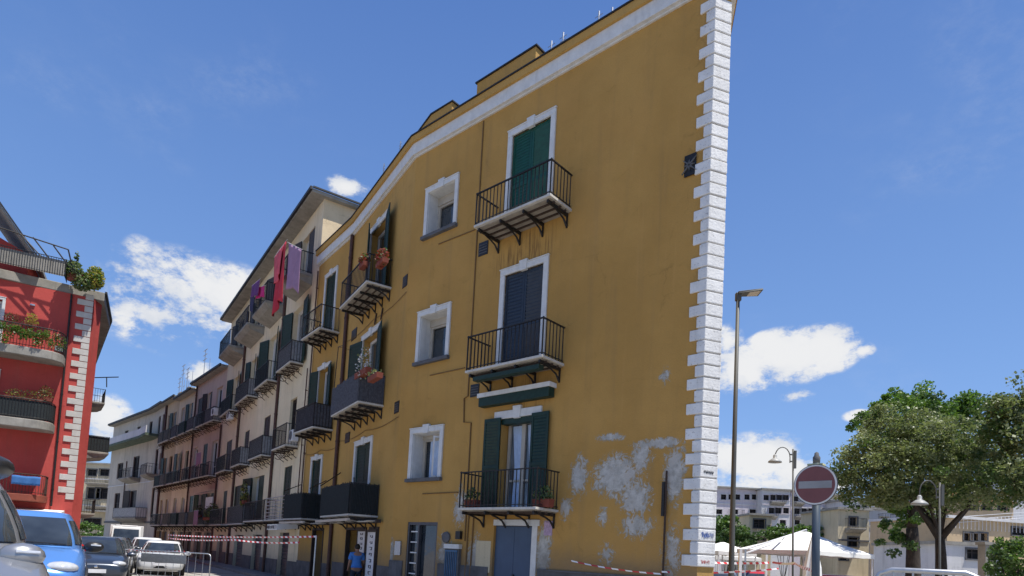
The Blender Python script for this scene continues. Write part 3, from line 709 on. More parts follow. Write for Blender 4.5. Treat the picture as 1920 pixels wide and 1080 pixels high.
# ground floor of the main face: blue double door, glazed door, barred meter niche, small fittings
mb = MB(F1); mb.box(4.06, 4.22, -.04, .03, -.5, 2.12); mb.box(4.0, 5.49, -.04, .032, 2.12, 2.27); root = obj('door', mb, 'white', yb, bevel=.006)
mb = MB(F1); mb.box(5.56, 6.08, .0, .008, .92, 1.72); obj('render_patch', mb, 'paleyel', yb)
mb = MB(F1)
for a, b in ((4.225, 4.852), (4.858, 5.485)): mb.box(a, b, -.12, -.075, -.5, 2.115)
obj('door_leaf', mb, 'bluedoor', root, bevel=.006)
mb = MB(F1); mb.box(4.80, 4.84, -.075, -.03, .72, .92); mb.box(4.87, 4.90, -.075, -.045, .55, .62); obj('handle', mb, 'black', root)
root_m = MB(F1)
for a, b, c, d in ((7.62, 7.68, -.5, 2.19), (8.84, 8.90, -.5, 2.19), (7.68, 8.84, 2.11, 2.19), (8.40, 8.46, -.5, 2.11), (7.68, 8.40, .3, .36), (8.46, 8.84, .3, .36)): root_m.box(a, b, -.12, -.02 + (.004 if c == -.5 else 0), c, d)
root = obj('glazed_door', root_m, mat('grey_metal_frame', (.09, .09, .10), .4, .5), yb)
mb = MB(F1); mb.quad((7.62, -.14, -.5), (8.9, -.14, -.5), (8.9, -.14, 2.19), (7.62, -.14, 2.19)); obj('pane', mb, 'glass', root)
mb = MB(F1)
for q in (.7, 1.0, 1.3, 1.6, 1.9): mb.box(8.50, 8.80, -.11, -.06, q, q + .035)
obj('glazing_bar', mb, 'wframe', root)
mb = MB(F1); mb.box(6.62, 7.16, 0, .10, .55, 1.48); root = obj('meter_cabinet', mb, 'sill', yb)
mb = MB(F1); 
for k in range(7): mb.box(6.68 + k * .068, 6.70 + k * .068, .10, .125, .62, 1.40)
mb.box(6.66, 7.12, .101, .13, 1.40, 1.44); mb.box(6.66, 7.12, .101, .13, .60, .64); obj('grating', mb, mat('blue_bars', (.05, .13, .24), .5), root)
mb = MB(F1); mb.box(6.60, 7.18, 0, .13, 1.482, 1.60); obj('ledge', mb, 'white', root)
mb = MB(F1); mb.lathe([(.15, 0), (.15, .05), (.10, .07)], (7.22, 0, 1.78), 20, 'y'); obj('round_cover', mb, 'sill', yb)
mb = MB(F1); mb.box(6.62, 6.80, 0, .09, 1.74, 1.95); obj('junction_box', mb, 'black', yb)
mb = MB(F1); mb.box(9.12, 9.38, 0, .05, 1.22, 1.62); obj('intercom', mb, 'alu', yb)
mb = MB(F1); mb.box(3.62, 3.86, 0, .012, 1.90, 2.24); obj('notice', mb, mat('faded_notice', (.42, .30, .42), .8, var=.3, scale=20), yb)
pipe(F1, yb, .70, -.4, 3.28, .022, 'rustiron', out=.06, name='rusty_pipe', hooks=False)
mb = MB(F1); mb.box(.72, .78, .02, .09, 2.35, 3.05); obj('pipe_sleeve', mb, 'iron', yb)
for pts in ([(6.72, .02, 13.4), (6.70, .02, 5.60), (6.84, .02, 5.56), (6.80, .02, 4.9), (6.52, .02, 4.86), (6.50, .02, 1.7)], [(6.40, .02, 2.42), (6.42, .02, .6)], [(6.22, .02, 2.40), (6.24, .02, .6)]):
    mb = MB(F1); mb.tube(pts, .018, 6); obj('cable_conduit', mb, 'cable', yb)
for (xa, ya, xb, yb_) in ((823, 458, 891, 431), (807, 704, 872, 690), (793, 926, 860, 923)):
    a, b = fz(WF1, xa, ya), fz(WF1, xb, yb_); mb = MB(F1); mb.tube([(a[0], .015, a[1]), (b[0], .015, b[1])], .016, 6); obj('cable_conduit', mb, 'cable', yb)
def vent(M, u0, u1, z0, z1, name='vent_hole'):
    mb = MB(M); mb.box(u0, u1, 0, .02, z0, z1); o = obj(name, mb, 'black', yb, bevel=.004)
    mb = MB(M)
    for k in range(4): mb.box(u0 + .03, u1 - .03, .02, .03, z0 + (z1 - z0) * (.15 + .2 * k), z0 + (z1 - z0) * (.2 + .2 * k))
    obj('slats', mb, 'sill', o)
vent(F1, 6.27, 6.62, 9.46, 9.84); vent(F1, 6.30, 6.62, 5.56, 5.90); vent(FA, .06, .42, 9.44, 9.80); vent(FA, .06, .42, 5.50, 5.86); vent(FA, 4.82, 5.42, 9.08, 9.48); vent(FA, 4.76, 5.30, 5.18, 5.56)
mb = MB(F1); mb.box(.30, .56, .02, .04, 9.48, 9.94); root = obj('anchor_plate', mb, 'iron', yb)
mb = MB(F1); c = Vector((.44, .05, 9.70))
for a in range(0, 360, 45): 
    L_ = .23 if a % 90 == 45 else .12; mb.hexa([c + Vector((cos(radians(a + s)) * q, dy, sin(radians(a + s)) * q)) for dy in (-.01, .02) for s, q in ((0, 0.01), (-22, .05), (0, L_), (22, .05))])
obj('anchor_star', mb, 'sill', root)

# street side of the yellow building
shF = dict(sur='white')
french(FA, yb, *a_doors[0], 'open', 'dgreen', 24, sur='white', w=.15, opens=(167, 20), fr='wframe')
french(FA, yb, *a_doors[1], 'open', 'dgreen', 24, sur='white', w=.15, opens=(168, 168), fr='wframe')
french(FA, yb, *a_doors[2], 'closed', 'dgreen', 24, sur='white', w=.15)
french(FB, yb, *b_doors[0], 'closed', 'dgreen', 20, sur='white', w=.13)
french(FB, yb, *b_doors[1], 'open', 'dgreen', 20, sur='white', w=.13, opens=(168, 168), fr='wframe', gl='wglass')
french(FB, yb, *b_doors[2], 'closed', 'dgreen', 20, sur='white', w=.13)
balcony(FA, yb, 1.42, 4.30, .85, Z[2] + .05, 'iron', h=.90, sp=.14, nbr=5, belly=.0)
balcony(FA, yb, 1.42, 4.38, .85, Z[1] - .02, 'iron', h=.92, sp=.14, nbr=5, panel=('gpanel', 'reed'))
balcony(FA, yb, 1.25, 4.45, .95, Z[0] - .1, 'iron', h=.95, sp=.14, nbr=4, panel=('panel', 'reed'))
balcony(FB, yb, .92, 2.98, .82, Z[2] + .03, 'iron', h=.92, sp=.13, nbr=4, belly=.07)
balcony(FB, yb, .85, 3.05, .82, Z[1] - .07, 'iron', h=.92, sp=.13, nbr=4, panel=('gpanel', 'cloth'))
balcony(FB, yb, 1.05, 3.15, .92, Z[0] - .12, 'iron', h=.95, sp=.13, nbr=4, panel=('panel', 'reed'))
pipe(FB, yb, .12, -.3, 13.45, .07, 'copper')
for M_, L_, z_ in ((FA, LA, 9.2), (FA, LA, 5.35), (FB, LB, 5.2)):
    mb = MB(M_); mb.tube([(L_ * q / 10, .035, z_ - .10 * sin(pi * (q % 5) / 5)) for q in range(11)], .010, 5); obj('cable', mb, 'cable', yb)
pipe(FB, yb, LB - .1, 2.0, 13.2, .03, 'copper', name='thin_pipe')
for x in (2.1, 2.7): mb = MB(FA); mb.tube([(x, .02, 9.35), (x, .06, 8.95)], .03, 6); obj('drain_spout', mb, 'rustiron', yb)
mb = MB(FA); mb.tube([(4.6, .05, 7.0), (4.6, .05, 8.5), (4.6, .7, 8.52), (4.6, .75, 7.0)], .015, 5); mb.tube([(4.6, .72, 8.5), (3.9, .72, 8.4)], .012, 5); obj('awning_frame', mb, 'iron', yb)
for M_, pts in ((FA, [(1.1, .9, 3.5), (1.0, .9, 3.2)]), (FA, [(5.4, .05, 4.1), (4.5, 1.0, 3.45)]), (FB, [(1.0, .06, 3.9), (.1, 1.0, 3.45)]), (FB, [(3.9, .05, 3.9), (3.2, .95, 3.5)])):
    mb = MB(M_); mb.tube(pts, .02, 5); obj('awning_arm', mb, 'iron', yb)
# shop level: dark openings with frames, folded awnings, pilasters
for M_, ops in ((FA, a_shop), (FB, b_shop)):
    for (a, b, c, d) in ops:
        mb = MB(M_); mb.quad((a, -.89, c), (b, -.89, c), (b, -.89, d), (a, -.89, d)); root = obj('shop_opening', mb, 'dark', yb)
        mb = MB(M_)
        for q in (a, b - .06): mb.box(q, q + .06, -.12, .03, c, d)
        mb.box(a, b, -.12, .034, d - .09, d); obj('shop_frame', mb, 'brownsh', root)
for M_, a, b in ((FA, .75, 4.6), (FB, .2, 3.2)):
    mb = MB(M_); mb.box(a, b, .08, .22, 2.16, 2.27); root = obj('shop_awning', mb, 'brownsh', yb)
    mb = MB(M_); mb.box(a + .1, b - .1, 1.02, 1.09, 2.16, 2.24); obj('front_bar', mb, 'frame', root)
    mb = MB(M_)
    for q in (a + .3, b - .5): mb.tube([(q, .22, 2.2), (q + .35, .62, 2.18), (q, 1.03, 2.2)], .022, 6)
    mb.box(a + .12, b - .12, .22, .40, 2.20, 2.23); obj('folding_arm', mb, 'frame', root)
mb = MB(FA); mb.box(2.6, 3.9, -.7, -.6, .2, 1.9)
for q in range(4): mb.box(2.25, 4.3, -.75, -.35, .25 + q * .42, .28 + q * .42)
obj('shop_shelf', mb, 'brownsh', yb)

# shop boards (white boards with a vertical row of dark marks)
def board(label, M, u0, u1, out, z0, z1, nm, ang=0, fw=.05):
    L_ = M @ Vector(((u0 + u1) / 2, out, z0)); t = thing('shop_board', label, 'sign', L_, atan2(M[1][0], M[0][0]) + radians(ang)); w = (u1 - u0) / 2; h = z1 - z0
    mb = MB(); mb.box(-w, w, -.02, .02, 0, h); obj('panel', mb, 'plate', t)
    mb = MB(); mb.box(-w - fw, -w, -.04, .04, -.3, h + .08); mb.box(w, w + fw, -.04, .04, -.3, h + .08); mb.box(-w, w, -.04, .042, h, h + .08); obj('frame', mb, 'brownsh', t)
    mb = MB(); n_ = nm; rr = random.Random(nm)
    for k in range(n_):
        z = h * (.92 - .84 * k / (n_ - 1)); g = h * .84 / n_ * .32; s_ = w * .32
        for q in ((-s_, s_, z + g * .5, z + g * .9), (-s_, -s_ * .4, z - g, z + g * .5), (s_ * .4, s_, z - g * rr.uniform(.2, 1), z + g * .5), (-s_ * .4, s_ * .4, z - g, z - g * .6)):
            if rr.random() < .8: mb.box(q[0], q[1], .02, .026, q[2], q[3])
    obj('lettering', mb, 'dblue', t)
    return t
board('narrow white shop board with dark vertical lettering inside the dark shop doorway', WA, 2.55, 3.35, -.1, .95, 1.92, 6)
board('tall white shop board in a dark frame, right of the man in blue', WA, 1.12, 1.88, .06, .28, 1.88, 8)

# ------------------------------------------------------------------ generic street house
def house(name, label, a, b, ztop, back, wm, M0=None, eave=.5, gable=False):
    W = frame(a, b); L = (Vector(b) - Vector(a)).length
    t = thing(name, label, 'building', M=W); return t, W, L
def shell(t, L, ztop, back, wm, ops, z0=-.6, side='plain', bm=None):
    mb = MB(); wall(mb, 0, L, z0, ztop, ops); obj('wall', mb, wm, t)
    mb = MB(); mb.quad((0, 0, z0), (0, -back, z0), (0, -back, ztop), (0, 0, ztop)); mb.quad((L, 0, z0), (L, -back, z0), (L, -back, ztop), (L, 0, ztop)); mb.quad((0, -back, z0), (L, -back, z0), (L, -back, ztop), (0, -back, ztop)); obj('wall', mb, bm or wm, t)
    for o in ops:
        pass
# ---- cream building
cb, WC, LC = house('apartment_building', 'tall cream building with brown downpipes and laundry, next to the yellow one', P3, P4, 16.6, 7, 'cream')
CZ = (2.42, 5.68, 9.45, 13.42)
cd = []
for u0, u1, k, zt in ((1.1, 3.0, 3, 15.75), (6.2, 7.9, 3, 15.7), (11.0, 12.4, 3, 15.6), (15.6, 17.2, 3, 15.6),
                  (1.75, 3.6, 2, 12.45), (6.3, 8.1, 2, 12.25), (11.0, 12.3, 2, 12.0), (15.6, 17.3, 2, 11.95),
                  (6.6, 7.9, 1, 7.95), (11.3, 12.5, 1, 7.8), (16.2, 18.0, 1, 7.85),
                  (1.85, 3.1, 0, 4.9), (6.9, 9.4, 0, 4.85), (12.1, 14.2, 0, 4.65), (16.4, 17.6, 0, 4.55)): cd.append((u0, u1, CZ[k], zt, k))
cwin = [(1.9, 2.95, 6.55, 8.05)]
cg = [(1.5, 3.1, -.5, 1.86), (6.4, 8.4, -.5, 1.75), (10.7, 13.0, -.5, 1.72), (14.3, 15.3, -.5, 1.7), (16.5, 18.5, -.5, 1.7)]
shell(cb, LC, 16.6, 9, 'cream', [(a, b, c, d, .28) for a, b, c, d, k in cd] + [(a, b, c, d, .25) for a, b, c, d in cwin] + [(a, b, c, d, .2) for a, b, c, d in cg], bm='gable')
for i, (a, b, c, d, k) in enumerate(cd):
    st = {3: 'half', 2: 'open', 1: 'closed', 0: 'closed'}[k]
    sh = ('brownsh' if k in (3, 1) else 'dgreen')
    if (k, a) == (0, 6.9): st = 'half'
    french(I4, cb, a, b, c, d, st, sh, 16, sur=None, opens=(R.uniform(164, 175), R.uniform(164, 175)), fr='wframe', gl='wglass' if k == 2 else 'dark')
for (a, b, c, d) in cwin: french(I4, cb, a, b, c, d, 'glass', 'brownsh', 12, fr='brownsh', gl='dark', depth=.18)
for u0, u1 in ((.9, 3.5), (5.5, 8.4), (9.6, 13.0), (14.6, 18.0)): balcony(I4, cb, u0, u1, .95, CZ[3], 'concrete', h=.95, sp=.13)
for i, (u0, u1) in enumerate(((1.3, 3.7), (5.4, 8.2), (9.8, 13.2), (14.8, 17.9))): balcony(I4, cb, u0, u1, .6, CZ[2], 'scroll', h=.95, sp=.12, nbr=4, panel=('spanel', 'cloth') if i in (0, 2) else None)
for i, (u0, u1) in enumerate(((1.1, 3.4), (5.4, 8.3), (10.5, 12.9), (14.8, 17.8))): balcony(I4, cb, u0, u1, .6, CZ[1], 'scroll', h=.95, sp=.12, nbr=4, panel=('spanel', 'cloth') if i in (1, 2) else None)
balcony(I4, cb, .45, 3.7, .6, CZ[0], 'iron', h=.98, sp=.12, nbr=3, hb=True)
balcony(I4, cb, 3.95, 8.2, .6, CZ[0], 'iron', h=.95, sp=.12, nbr=4); balcony(I4, cb, 8.5, 12.7, .6, CZ[0] - .1, 'iron', h=.95, sp=.13, nbr=4, panel=('spanel', 'cloth'))
balcony(I4, cb, 14.5, 18.5, .6, CZ[0] - .1, 'iron', h=.95, sp=.13, nbr=4)
pipe(I4, cb, 5.2, -.3, 15.8, .07, 'copper', lean=.1); pipe(I4, cb, 14.2, -.3, 15.6, .07, 'copper', lean=.15); pipe(I4, cb, .35, 2.4, 9.0, .025, 'copper', name='thin_pipe')
ac_unit(I4, cb, .75, .12, CZ[1] + .15, .6, .5); ac_unit(I4, cb, 15.0, .25, CZ[2] - .55, .8, .6); ac_unit(I4, cb, 9.5, .1, 3.9, .7, .5)
for (a, b, c, d) in cg:
    mb = MB(); n_ = 14
    for k in range(n_): z0_ = c + (d - c) * k / n_; mb.hexa([(a, -.19, z0_), (b, -.19, z0_), (b, -.15, z0_ + .02), (a, -.15, z0_ + .02), (a, -.19, z0_ + (d - c) / n_), (b, -.19, z0_ + (d - c) / n_), (b, -.17, z0_ + (d - c) / n_), (a, -.17, z0_ + (d - c) / n_)])
    obj('roller_shutter', mb, MT['dblue'] if a < 7 else MT['sill'], cb)
mb = MB()
segs = [(0, 1.45), (3.15, 6.35), (8.45, 10.65), (13.05, 14.25), (15.35, 16.45), (18.55, LC)]
for a, b in segs: mb = MB(); mb.box(a, b, 0, .03, -.6, .62); obj('plinth', mb, 'plinth', cb)
mb = MB(); mb.hexa([(-.25, .62, 16.52), (LC + .2, .62, 16.52), (LC + .2, -9.2, 16.52), (-.25, -9.2, 16.52), (-.25, .62, 16.66), (LC + .2, .62, 16.66), (LC + .2, -9.2, 16.66), (-.25, -9.2, 16.66)]); obj('eaves', mb, 'concrete', cb)
mb = MB(); mb.box(-.3, LC + .25, .621, .72, 16.58, 16.72); mb.box(-.34, -.26, -9.2, .6, 16.67, 16.74); obj('gutter', mb, 'gutter', cb)

# ---- pink and ochre houses further along
def row_house(label, a, b, ztop, wm, cols, rows, shcols, back=8, low='ochre', ground=True, extras=None, eave=.45, name='apartment_building', seed=1):
    rr = random.Random(seed); t, W, L = house(name, label, a, b, ztop, back, wm)
    ops = []
    for (c, w) in cols:
        for (z, h) in rows: ops.append((c - w / 2, c + w / 2, z, z + h))
    gops = [(c - .9, c + .9, -.5, 1.85) for c, w in cols] if ground else []
    shell(t, L, ztop, back, wm, [o + (.25,) for o in ops] + [o + (.25,) for o in gops])
    for i, o in enumerate(ops):
        st = rr.choice(['open', 'closed', 'glass', 'glass', 'half']); french(I4, t, *o, st, rr.choice(shcols), 10, opens=(rr.uniform(160, 175), rr.uniform(160, 175)), fr=rr.choice(['wframe', 'brownsh']), gl='dark', depth=.2)
    for i, (c, w) in enumerate(cols):
        for j, (z, h) in enumerate(rows):
            balcony(I4, t, c - w / 2 - .42, c + w / 2 + .42, .62, z, 'scroll' if j else 'iron', h=.92, sp=.14, nbr=3, panel=rr.choice([None, None, ('spanel', 'cloth'), ('concrete', 'cloth'), ('green', 'cloth'), ('dgreen', 'cloth')]))
    for (x0, x1, c, d) in gops:
        mb = MB(); mb.box(x0, x1, -.23, -.2, c, d)
        for k in range(9): mb.box(x0, x1, -.2, -.18, c + (d - c) * k / 9, c + (d - c) * k / 9 + .04)
        obj('roller_shutter', mb, rr.choice(['sill', 'dblue', 'brownsh']), t)
    for k in range(3):
        x = L * (.15 + .3 * k) + rr.uniform(-.3, .3); hh_ = rr.uniform(.7, 1.5); mb = MB(); mb.box(x, x + rr.uniform(.6, 1.6), -2.2, -.7, ztop + .1, ztop + hh_); obj('chimney', mb, wm if k else 'concrete', t)
        mb = MB(); mb.tube([(x + .3, -1, ztop + hh_), (x + .3, -1, ztop + hh_ + rr.uniform(.8, 1.8))], .02, 5); mb.box(x - .1, x + .7, -1.01, -.99, ztop + hh_ + .6, ztop + hh_ + .63); obj('aerial', mb, 'alu', t)
    for (z, h) in rows: 
        mb = MB(); mb.tube([(L * q / 8, .05, z - .35 - .12 * sin(pi * (q % 4) / 4)) for q in range(9)], .012, 5); obj('cable', mb, 'iron', t)
    mb = MB(); mb.box(-.05, L + .05, 0, eave, ztop - .05, ztop + .12); mb.box(-.05, L + .05, -back, -.001, ztop - .03, ztop + .10); obj('eaves', mb, 'concrete', t)
    mb = MB(); mb.box(-.05, L + .05, eave + .001, eave + .10, ztop + .02, ztop + .16); obj('gutter', mb, 'gutter', t)
    return t, W, L
V4, V5, V6 = Vector(P4), Vector(P5), Vector(P6); tD = (V5 - V4).normalized(); tE = (V6 - V5).normalized()
ROWS = [(2.35, 2.25), (5.75, 2.6), (9.6, 2.6)]
pk, WD, LD = row_house('pink house with wide open green shutters beside the cream building', P4, tuple((V4 + tD * 7.9).xy), 13.35, 'pink', [(1.5, 1.5), (3.9, 1.1), (6.6, 1.2)], ROWS, ['green', 'dgreen', 'brownsh'], seed=5)
ac_unit(I4, pk, .1, .35, 9.9, .7, .5); pipe(I4, pk, 7.6, -.3, 13.3, .06, 'copper'); pipe(I4, pk, .12, -.3, 9.3, .06, 'copper')
mb = MB(); mb.box(.3, 2.0, .12, .18, 3.0, 4.3); obj('white_screen', mb, 'plate', pk)
mb = MB(); mb.grid(lambda s, t: (-.1 + 2.4 * s, .1 + .75 * t, 4.75 - .25 * t), 6, 3); obj('canopy', mb, 'concrete', pk)
bg_, WD2, LD2 = row_house('narrow beige house with dark openings between the pink house and the curved row', tuple((V4 + tD * 7.9).xy), tuple((V4 + tD * 13.27).xy), 13.0, 'cream', [(1.3, 1.1), (3.9, 1.1)], ROWS, ['dgreen', 'brownsh', 'dgreen'], seed=9)
oc_, WE0, LE0 = row_house('narrow ochre house with dark green balconies near the bend of the street', P5, tuple((V5 + tE * 4.4).xy), 13.3, 'ochre', [(1.3, 1.1), (3.2, 1.0)], ROWS, ['dgreen', 'brownsh'], seed=12)
pipe(I4, oc_, 4.3, -.3, 13.2, .07, 'copper')

# ---- the curved grey house at the end of the street
gb, WG, _ = house('apartment_building', 'curved grey-beige house closing the street with a long top balcony', tuple((V5 + tE * 4.42).xy), P6, 13.3, 8, 'greywall')
LG = (V6 - (V5 + tE * 4.42)).length; W2 = frame(P6, P8); L2_ = (Vector(P8) - V6).length; F2 = WG.inverted() @ W2
g1 = [(2.0, 3.1, 3.1, 5.85), (2.0, 3.1, 7.1, 9.5), (.3, 1.3, 7.5, 9.0), (2.3, 3.2, 10.9, 12.6), (.6, 1.5, 10.9, 12.6)]
g2 = [(3.5, 5.6, 3.1, 5.85), (9.2, 11.2, 3.9, 5.75), (3.6, 5.6, 7.1, 9.35), (9.1, 11.2, 7.3, 9.0), (4.2, 5.3, 10.9, 12.4), (.5, 1.4, 10.9, 12.5), (8.4, 9.6, 10.9, 12.4)]
mb = MB(); wall(mb, 0, LG, -.6, 13.3, [o + (.2,) for o in g1]); obj('wall', mb, 'greywall', gb)
mb = MB(F2); wall(mb, 0, L2_, -.6, 13.3, [o + (.2,) for o in g2]); mb.quad((L2_, 0, -.6), (L2_, -9, -.6), (L2_, -9, 13.3), (L2_, 0, 13.3)); mb.quad((0, -9, -.6), (L2_, -9, -.6), (L2_, -9, 13.3), (0, -9, 13.3)); obj('wall', mb, 'greywall', gb)
rr = random.Random(4)
for M_, g in ((I4, g1), (F2, g2)):
    for o in g: french(M_, gb, *o, 'half' if o[0] == 3.5 else 'glass', 'brownsh', 9, opens=(150, 165), fr='brownsh', gl='dark', depth=.15)
gconv = lambda q, z: WG.inverted() @ Vector((q[0], q[1], z))
gl_ = [tuple((V5 + tE * 4.42).xy), P6, P8]
band('eaves', gb, gl_, -8, .5, 13.3, 13.46, 'concrete', gconv); band('gutter', gb, gl_, .5, .62, 13.36, 13.55, 'gutter', gconv); band('ledge', gb, gl_, 0, .10, 2.55, 2.72, 'sill', gconv); band('ledge', gb, gl_, 0, .05, 6.5, 6.58, 'white', gconv)
lb = [tuple((V5 + tE * 6.2).xy), P6, tuple((V6 + (Vector(P8) - V6).normalized() * (L2_ + .9)).xy)]
br = band('balcony', gb, lb, .01, 1.25, 10.55, 10.78, mat('mossy_concrete', (.09, .12, .085), .9, var=.4), gconv)
band('parapet', br, lb, 1.15, 1.23, 10.782, 11.45, 'whitewall', gconv)
balcony(F2, gb, 2.7, 6.6, 1.0, 7.05, 'concrete', h=.9, sp=.2); balcony(I4, gb, 1.2, 3.9, 1.0, 7.05, 'concrete', h=.9, sp=.2)
balcony(F2, gb, -.4, 7.3, 1.0, 3.05, 'concrete', h=.95, sp=.2, panel=('plate', 'cloth')); pipe(I4, gb, .1, -.3, 13.2, .07, 'copper'); pipe(F2, gb, 7.6, -.3, 9, .05, 'copper')

# ------------------------------------------------------------------ the red house on the left
RC = (-22.15, 32.0); RD = Vector((.8674, .4976)); WR = frame(RC, tuple((Vector(RC) - RD * 16).xy)); rinv = WR.inverted()
rb = thing('apartment_building', 'red house with white corner blocks and planted balconies at the left', 'building', M=WR)
rz_ = (2.72, 6.30, 9.93)
rops = [(3.62, 5.2, 10.0, 12.45), (7.5, 9, 10.0, 12.4), (3.52, 5.2, 6.35, 8.9), (7.5, 9, 6.35, 8.9), (3.6, 5.2, 2.8, 5.2), (7.5, 9, 2.8, 5.2)]
mb = MB(); wall(mb, 0, 16, -.6, 13.45, [o + (.2,) for o in rops]); obj('wall', mb, 'red', rb)
for o in rops: french(I4, rb, *o, 'glass', 'brownsh', sur='white', w=.12, key=False, gl='glass')
CH = Vector(RC) + Vector((-.174, .985)) * .95; ST = Vector((-.60, .80)); SE = CH + ST * 24
rl = lambda p, z: rinv @ Vector((p[0], p[1], z))
bk1 = Vector(RC) - RD * 16
mb = MB()
for a, b in ((RC, CH), (CH, SE), (SE, SE - RD * 16), (SE - RD * 16, bk1)): mb.quad(rl(a, -.6), rl(b, -.6), rl(b, 13.45), rl(a, 13.45))
obj('wall', mb, 'red', rb)
e1, e2 = atz(197, 548, 13.95), atz(207, 600, 13.95); e3 = e2 + ST * 24
eo = Vector(RC) - RD * 16 + Vector((.4976, -.8674)) * 1.05; e0 = e1
mb = MB(); pts = [tuple(eo), tuple(e0), tuple(e2), tuple(e3), tuple(SE), tuple(SE - RD * 3), tuple(bk1 + ST * 3)]
a = [mb.p(rl(p, 13.46)) for p in pts]; b = [mb.p(rl(p, 13.92)) for p in pts]; mb.face(*a[::-1]); mb.face(*b)
for k in range(len(pts)): mb.face(a[k], a[(k + 1) % 7], b[(k + 1) % 7], b[k])
obj('terrace_slab', mb, 'concrete', rb, bevel=.03)
mb = MB(); 
for p, q in ((e0, e2), (e2, e3)):
    p, q = Vector(p), Vector(q); t = (q - p).normalized(); n = Vector((t.y, -t.x)); mb.hexa([rl(p, 13.86), rl(q, 13.86), rl(q + n * .1, 13.86), rl(p + n * .1, 13.86), rl(p, 13.98), rl(q, 13.98), rl(q + n * .1, 13.98), rl(p + n * .1, 13.98)])
obj('gutter', mb, 'gutter', rb)
mb = MB(); z = 3.0; k = 0
while z < 13.35:
    Lq = .66 if k % 2 else .33; mb.box(0 - .02, Lq, 0, .045, z, z + .29); z += .322; k += 1
obj('corner_blocks', mb, 'quoin_grey', rb, bevel=.01)
pipe(I4, rb, .92, 2.6, 13.4, .045, 'iron', lean=-.05)
mb = MB(); mb.box(.95, 1.35, 0, .25, 10.35, 10.6); obj('wall_lamp', mb, 'alu', rb)
mb = MB(); mb.box(2.35, 2.55, 0, .06, 12.45, 12.52); obj('wall_light', mb, 'alu', rb)
def round_balcony(u0, u1, out, z, h, m='concrete', th=.42, infill=None, rail='iron'):
    n = 8; r = .7
    arc = [(u0 + r - r * cos(a), out - r + r * sin(a)) for a in [pi / 2 * k / n for k in range(n + 1)]]
    pl = [(u1, 0), (u0, 0)] + arc + [(u1, out)]
    mb = MB(); a = [mb.p(x, y, z - th if y > .01 else z - th) for x, y in pl]; b = [mb.p(x, y, z) for x, y in pl]; mb.face(*a[::-1]); mb.face(*b)
    for k in range(len(pl)): mb.face(a[k], a[(k + 1) % len(pl)], b[(k + 1) % len(pl)], b[k])
    root = obj('balcony', mb, m, rb, bevel=.03)
    pth = [(u0 + .05, 0)] + [(u0 + .05 + (x - u0) * .97, y - .05) for x, y in arc] + [(u1, out - .05)]
    mb = MB(); mb.tube([(x, y, z + h) for x, y in pth], .025, 6); mb.tube([(x, y, z + .1) for x, y in pth], .015, 6)
    for (xa, ya), (xb, yb_2) in zip(pth, pth[1:]):
        L_ = hypot(xb - xa, yb_2 - ya); k = max(1, int(L_ / .12))
        for i in range(k): q = i / k; x, y = xa + (xb - xa) * q, ya + (yb_2 - ya) * q; mb.box(x - .01, x + .01, y - .01, y + .01, z, z + h)
    obj('railing', mb, rail, root)
    if infill:
        mb = MB()
        for (xa, ya), (xb, yb_2) in zip(pth, pth[1:]): mb.hexa([(xa, ya - .03, z + .03), (xb, yb_2 - .03, z + .03), (xb, yb_2 - .05, z + .03), (xa, ya - .05, z + .03), (xa, ya - .03, z + h - .05), (xb, yb_2 - .03, z + h - .05), (xb, yb_2 - .05, z + h - .05), (xa, ya - .05, z + h - .05)])
        obj('screen', mb, infill, root)
    return root
ru = [fz(WR, x, y, 1.1)[0] for x, y in ((121, 640), (100, 775), (84, 920))]
round_balcony(ru[0], 12, 1.35, 10.05, 1.05); round_balcony(ru[1], 12, 1.35, 6.62, .95, infill='panel'); round_balcony(ru[2], 12, 1.35, 3.05, .95, m='terra', th=.32, rail=MT['rustiron'])
# attic with its sloping roof, terrace railing and pergola bars
mb = MB(); mb.prism([(2.9, -.6), (16, -.6), (16, -7), (2.9, -7)], 13.93, 15.2); mb.hexa([(2.9, -.6, 15.2), (16, -.6, 15.2), (16, -7, 15.2), (2.9, -7, 15.2), (3.0, -.6, 15.21), (16, -.6, 21), (16, -7, 21), (3.0, -7, 15.21)]); obj('attic_wall', mb, 'red', rb)
za, zb = fz(WR, 0, 383, .5), fz(WR, 62, 472, .5); sl = (za[1] - zb[1]) / (za[0] - zb[0])
mb = MB(); x0, x1 = zb[0] - .35, 14; f_ = lambda x: zb[1] + sl * (x - zb[0])
mb.hexa([(x0, .5, f_(x0) - .16), (x1, .5, f_(x1) - .16), (x1, -7.5, f_(x1) - .16), (x0, -7.5, f_(x0) - .16), (x0, .5, f_(x0)), (x1, .5, f_(x1)), (x1, -7.5, f_(x1)), (x0, -7.5, f_(x0))]); ar = obj('attic_roof', mb, 'concrete', rb)
mb = MB(); mb.hexa([(x0 - .05, .501, f_(x0) - .05), (x1, .501, f_(x1) - .05), (x1, .6, f_(x1) - .05), (x0 - .05, .6, f_(x0) - .05), (x0 - .05, .501, f_(x0) + .06), (x1, .501, f_(x1) + .06), (x1, .6, f_(x1) + .06), (x0 - .05, .6, f_(x0) + .06)]); obj('verge', mb, 'gutter', ar)
mb = MB(); railing(mb, 1.15, 14, .98, 13.93, .86, .1); obj('terrace_railing', mb, 'iron', rb)
mb = MB(); mb.box(1.22, 13.9, .90, .91, 13.95, 14.72); obj('terrace_screen', mb, 'concrete', rb)
mb = MB()
for (xa, ya, xb, yb_2) in ((-5, 425, 128, 468), (38, 438, 78, 482), (62, 445, 95, 488), (100, 460, 138, 512), (128, 468, 138, 512)):
    a, b = fz(WR, xa, ya, .85), fz(WR, xb, yb_2, .85); mb.tube([(a[0], .85, a[1]), (b[0], .85, b[1])], .035, 6)
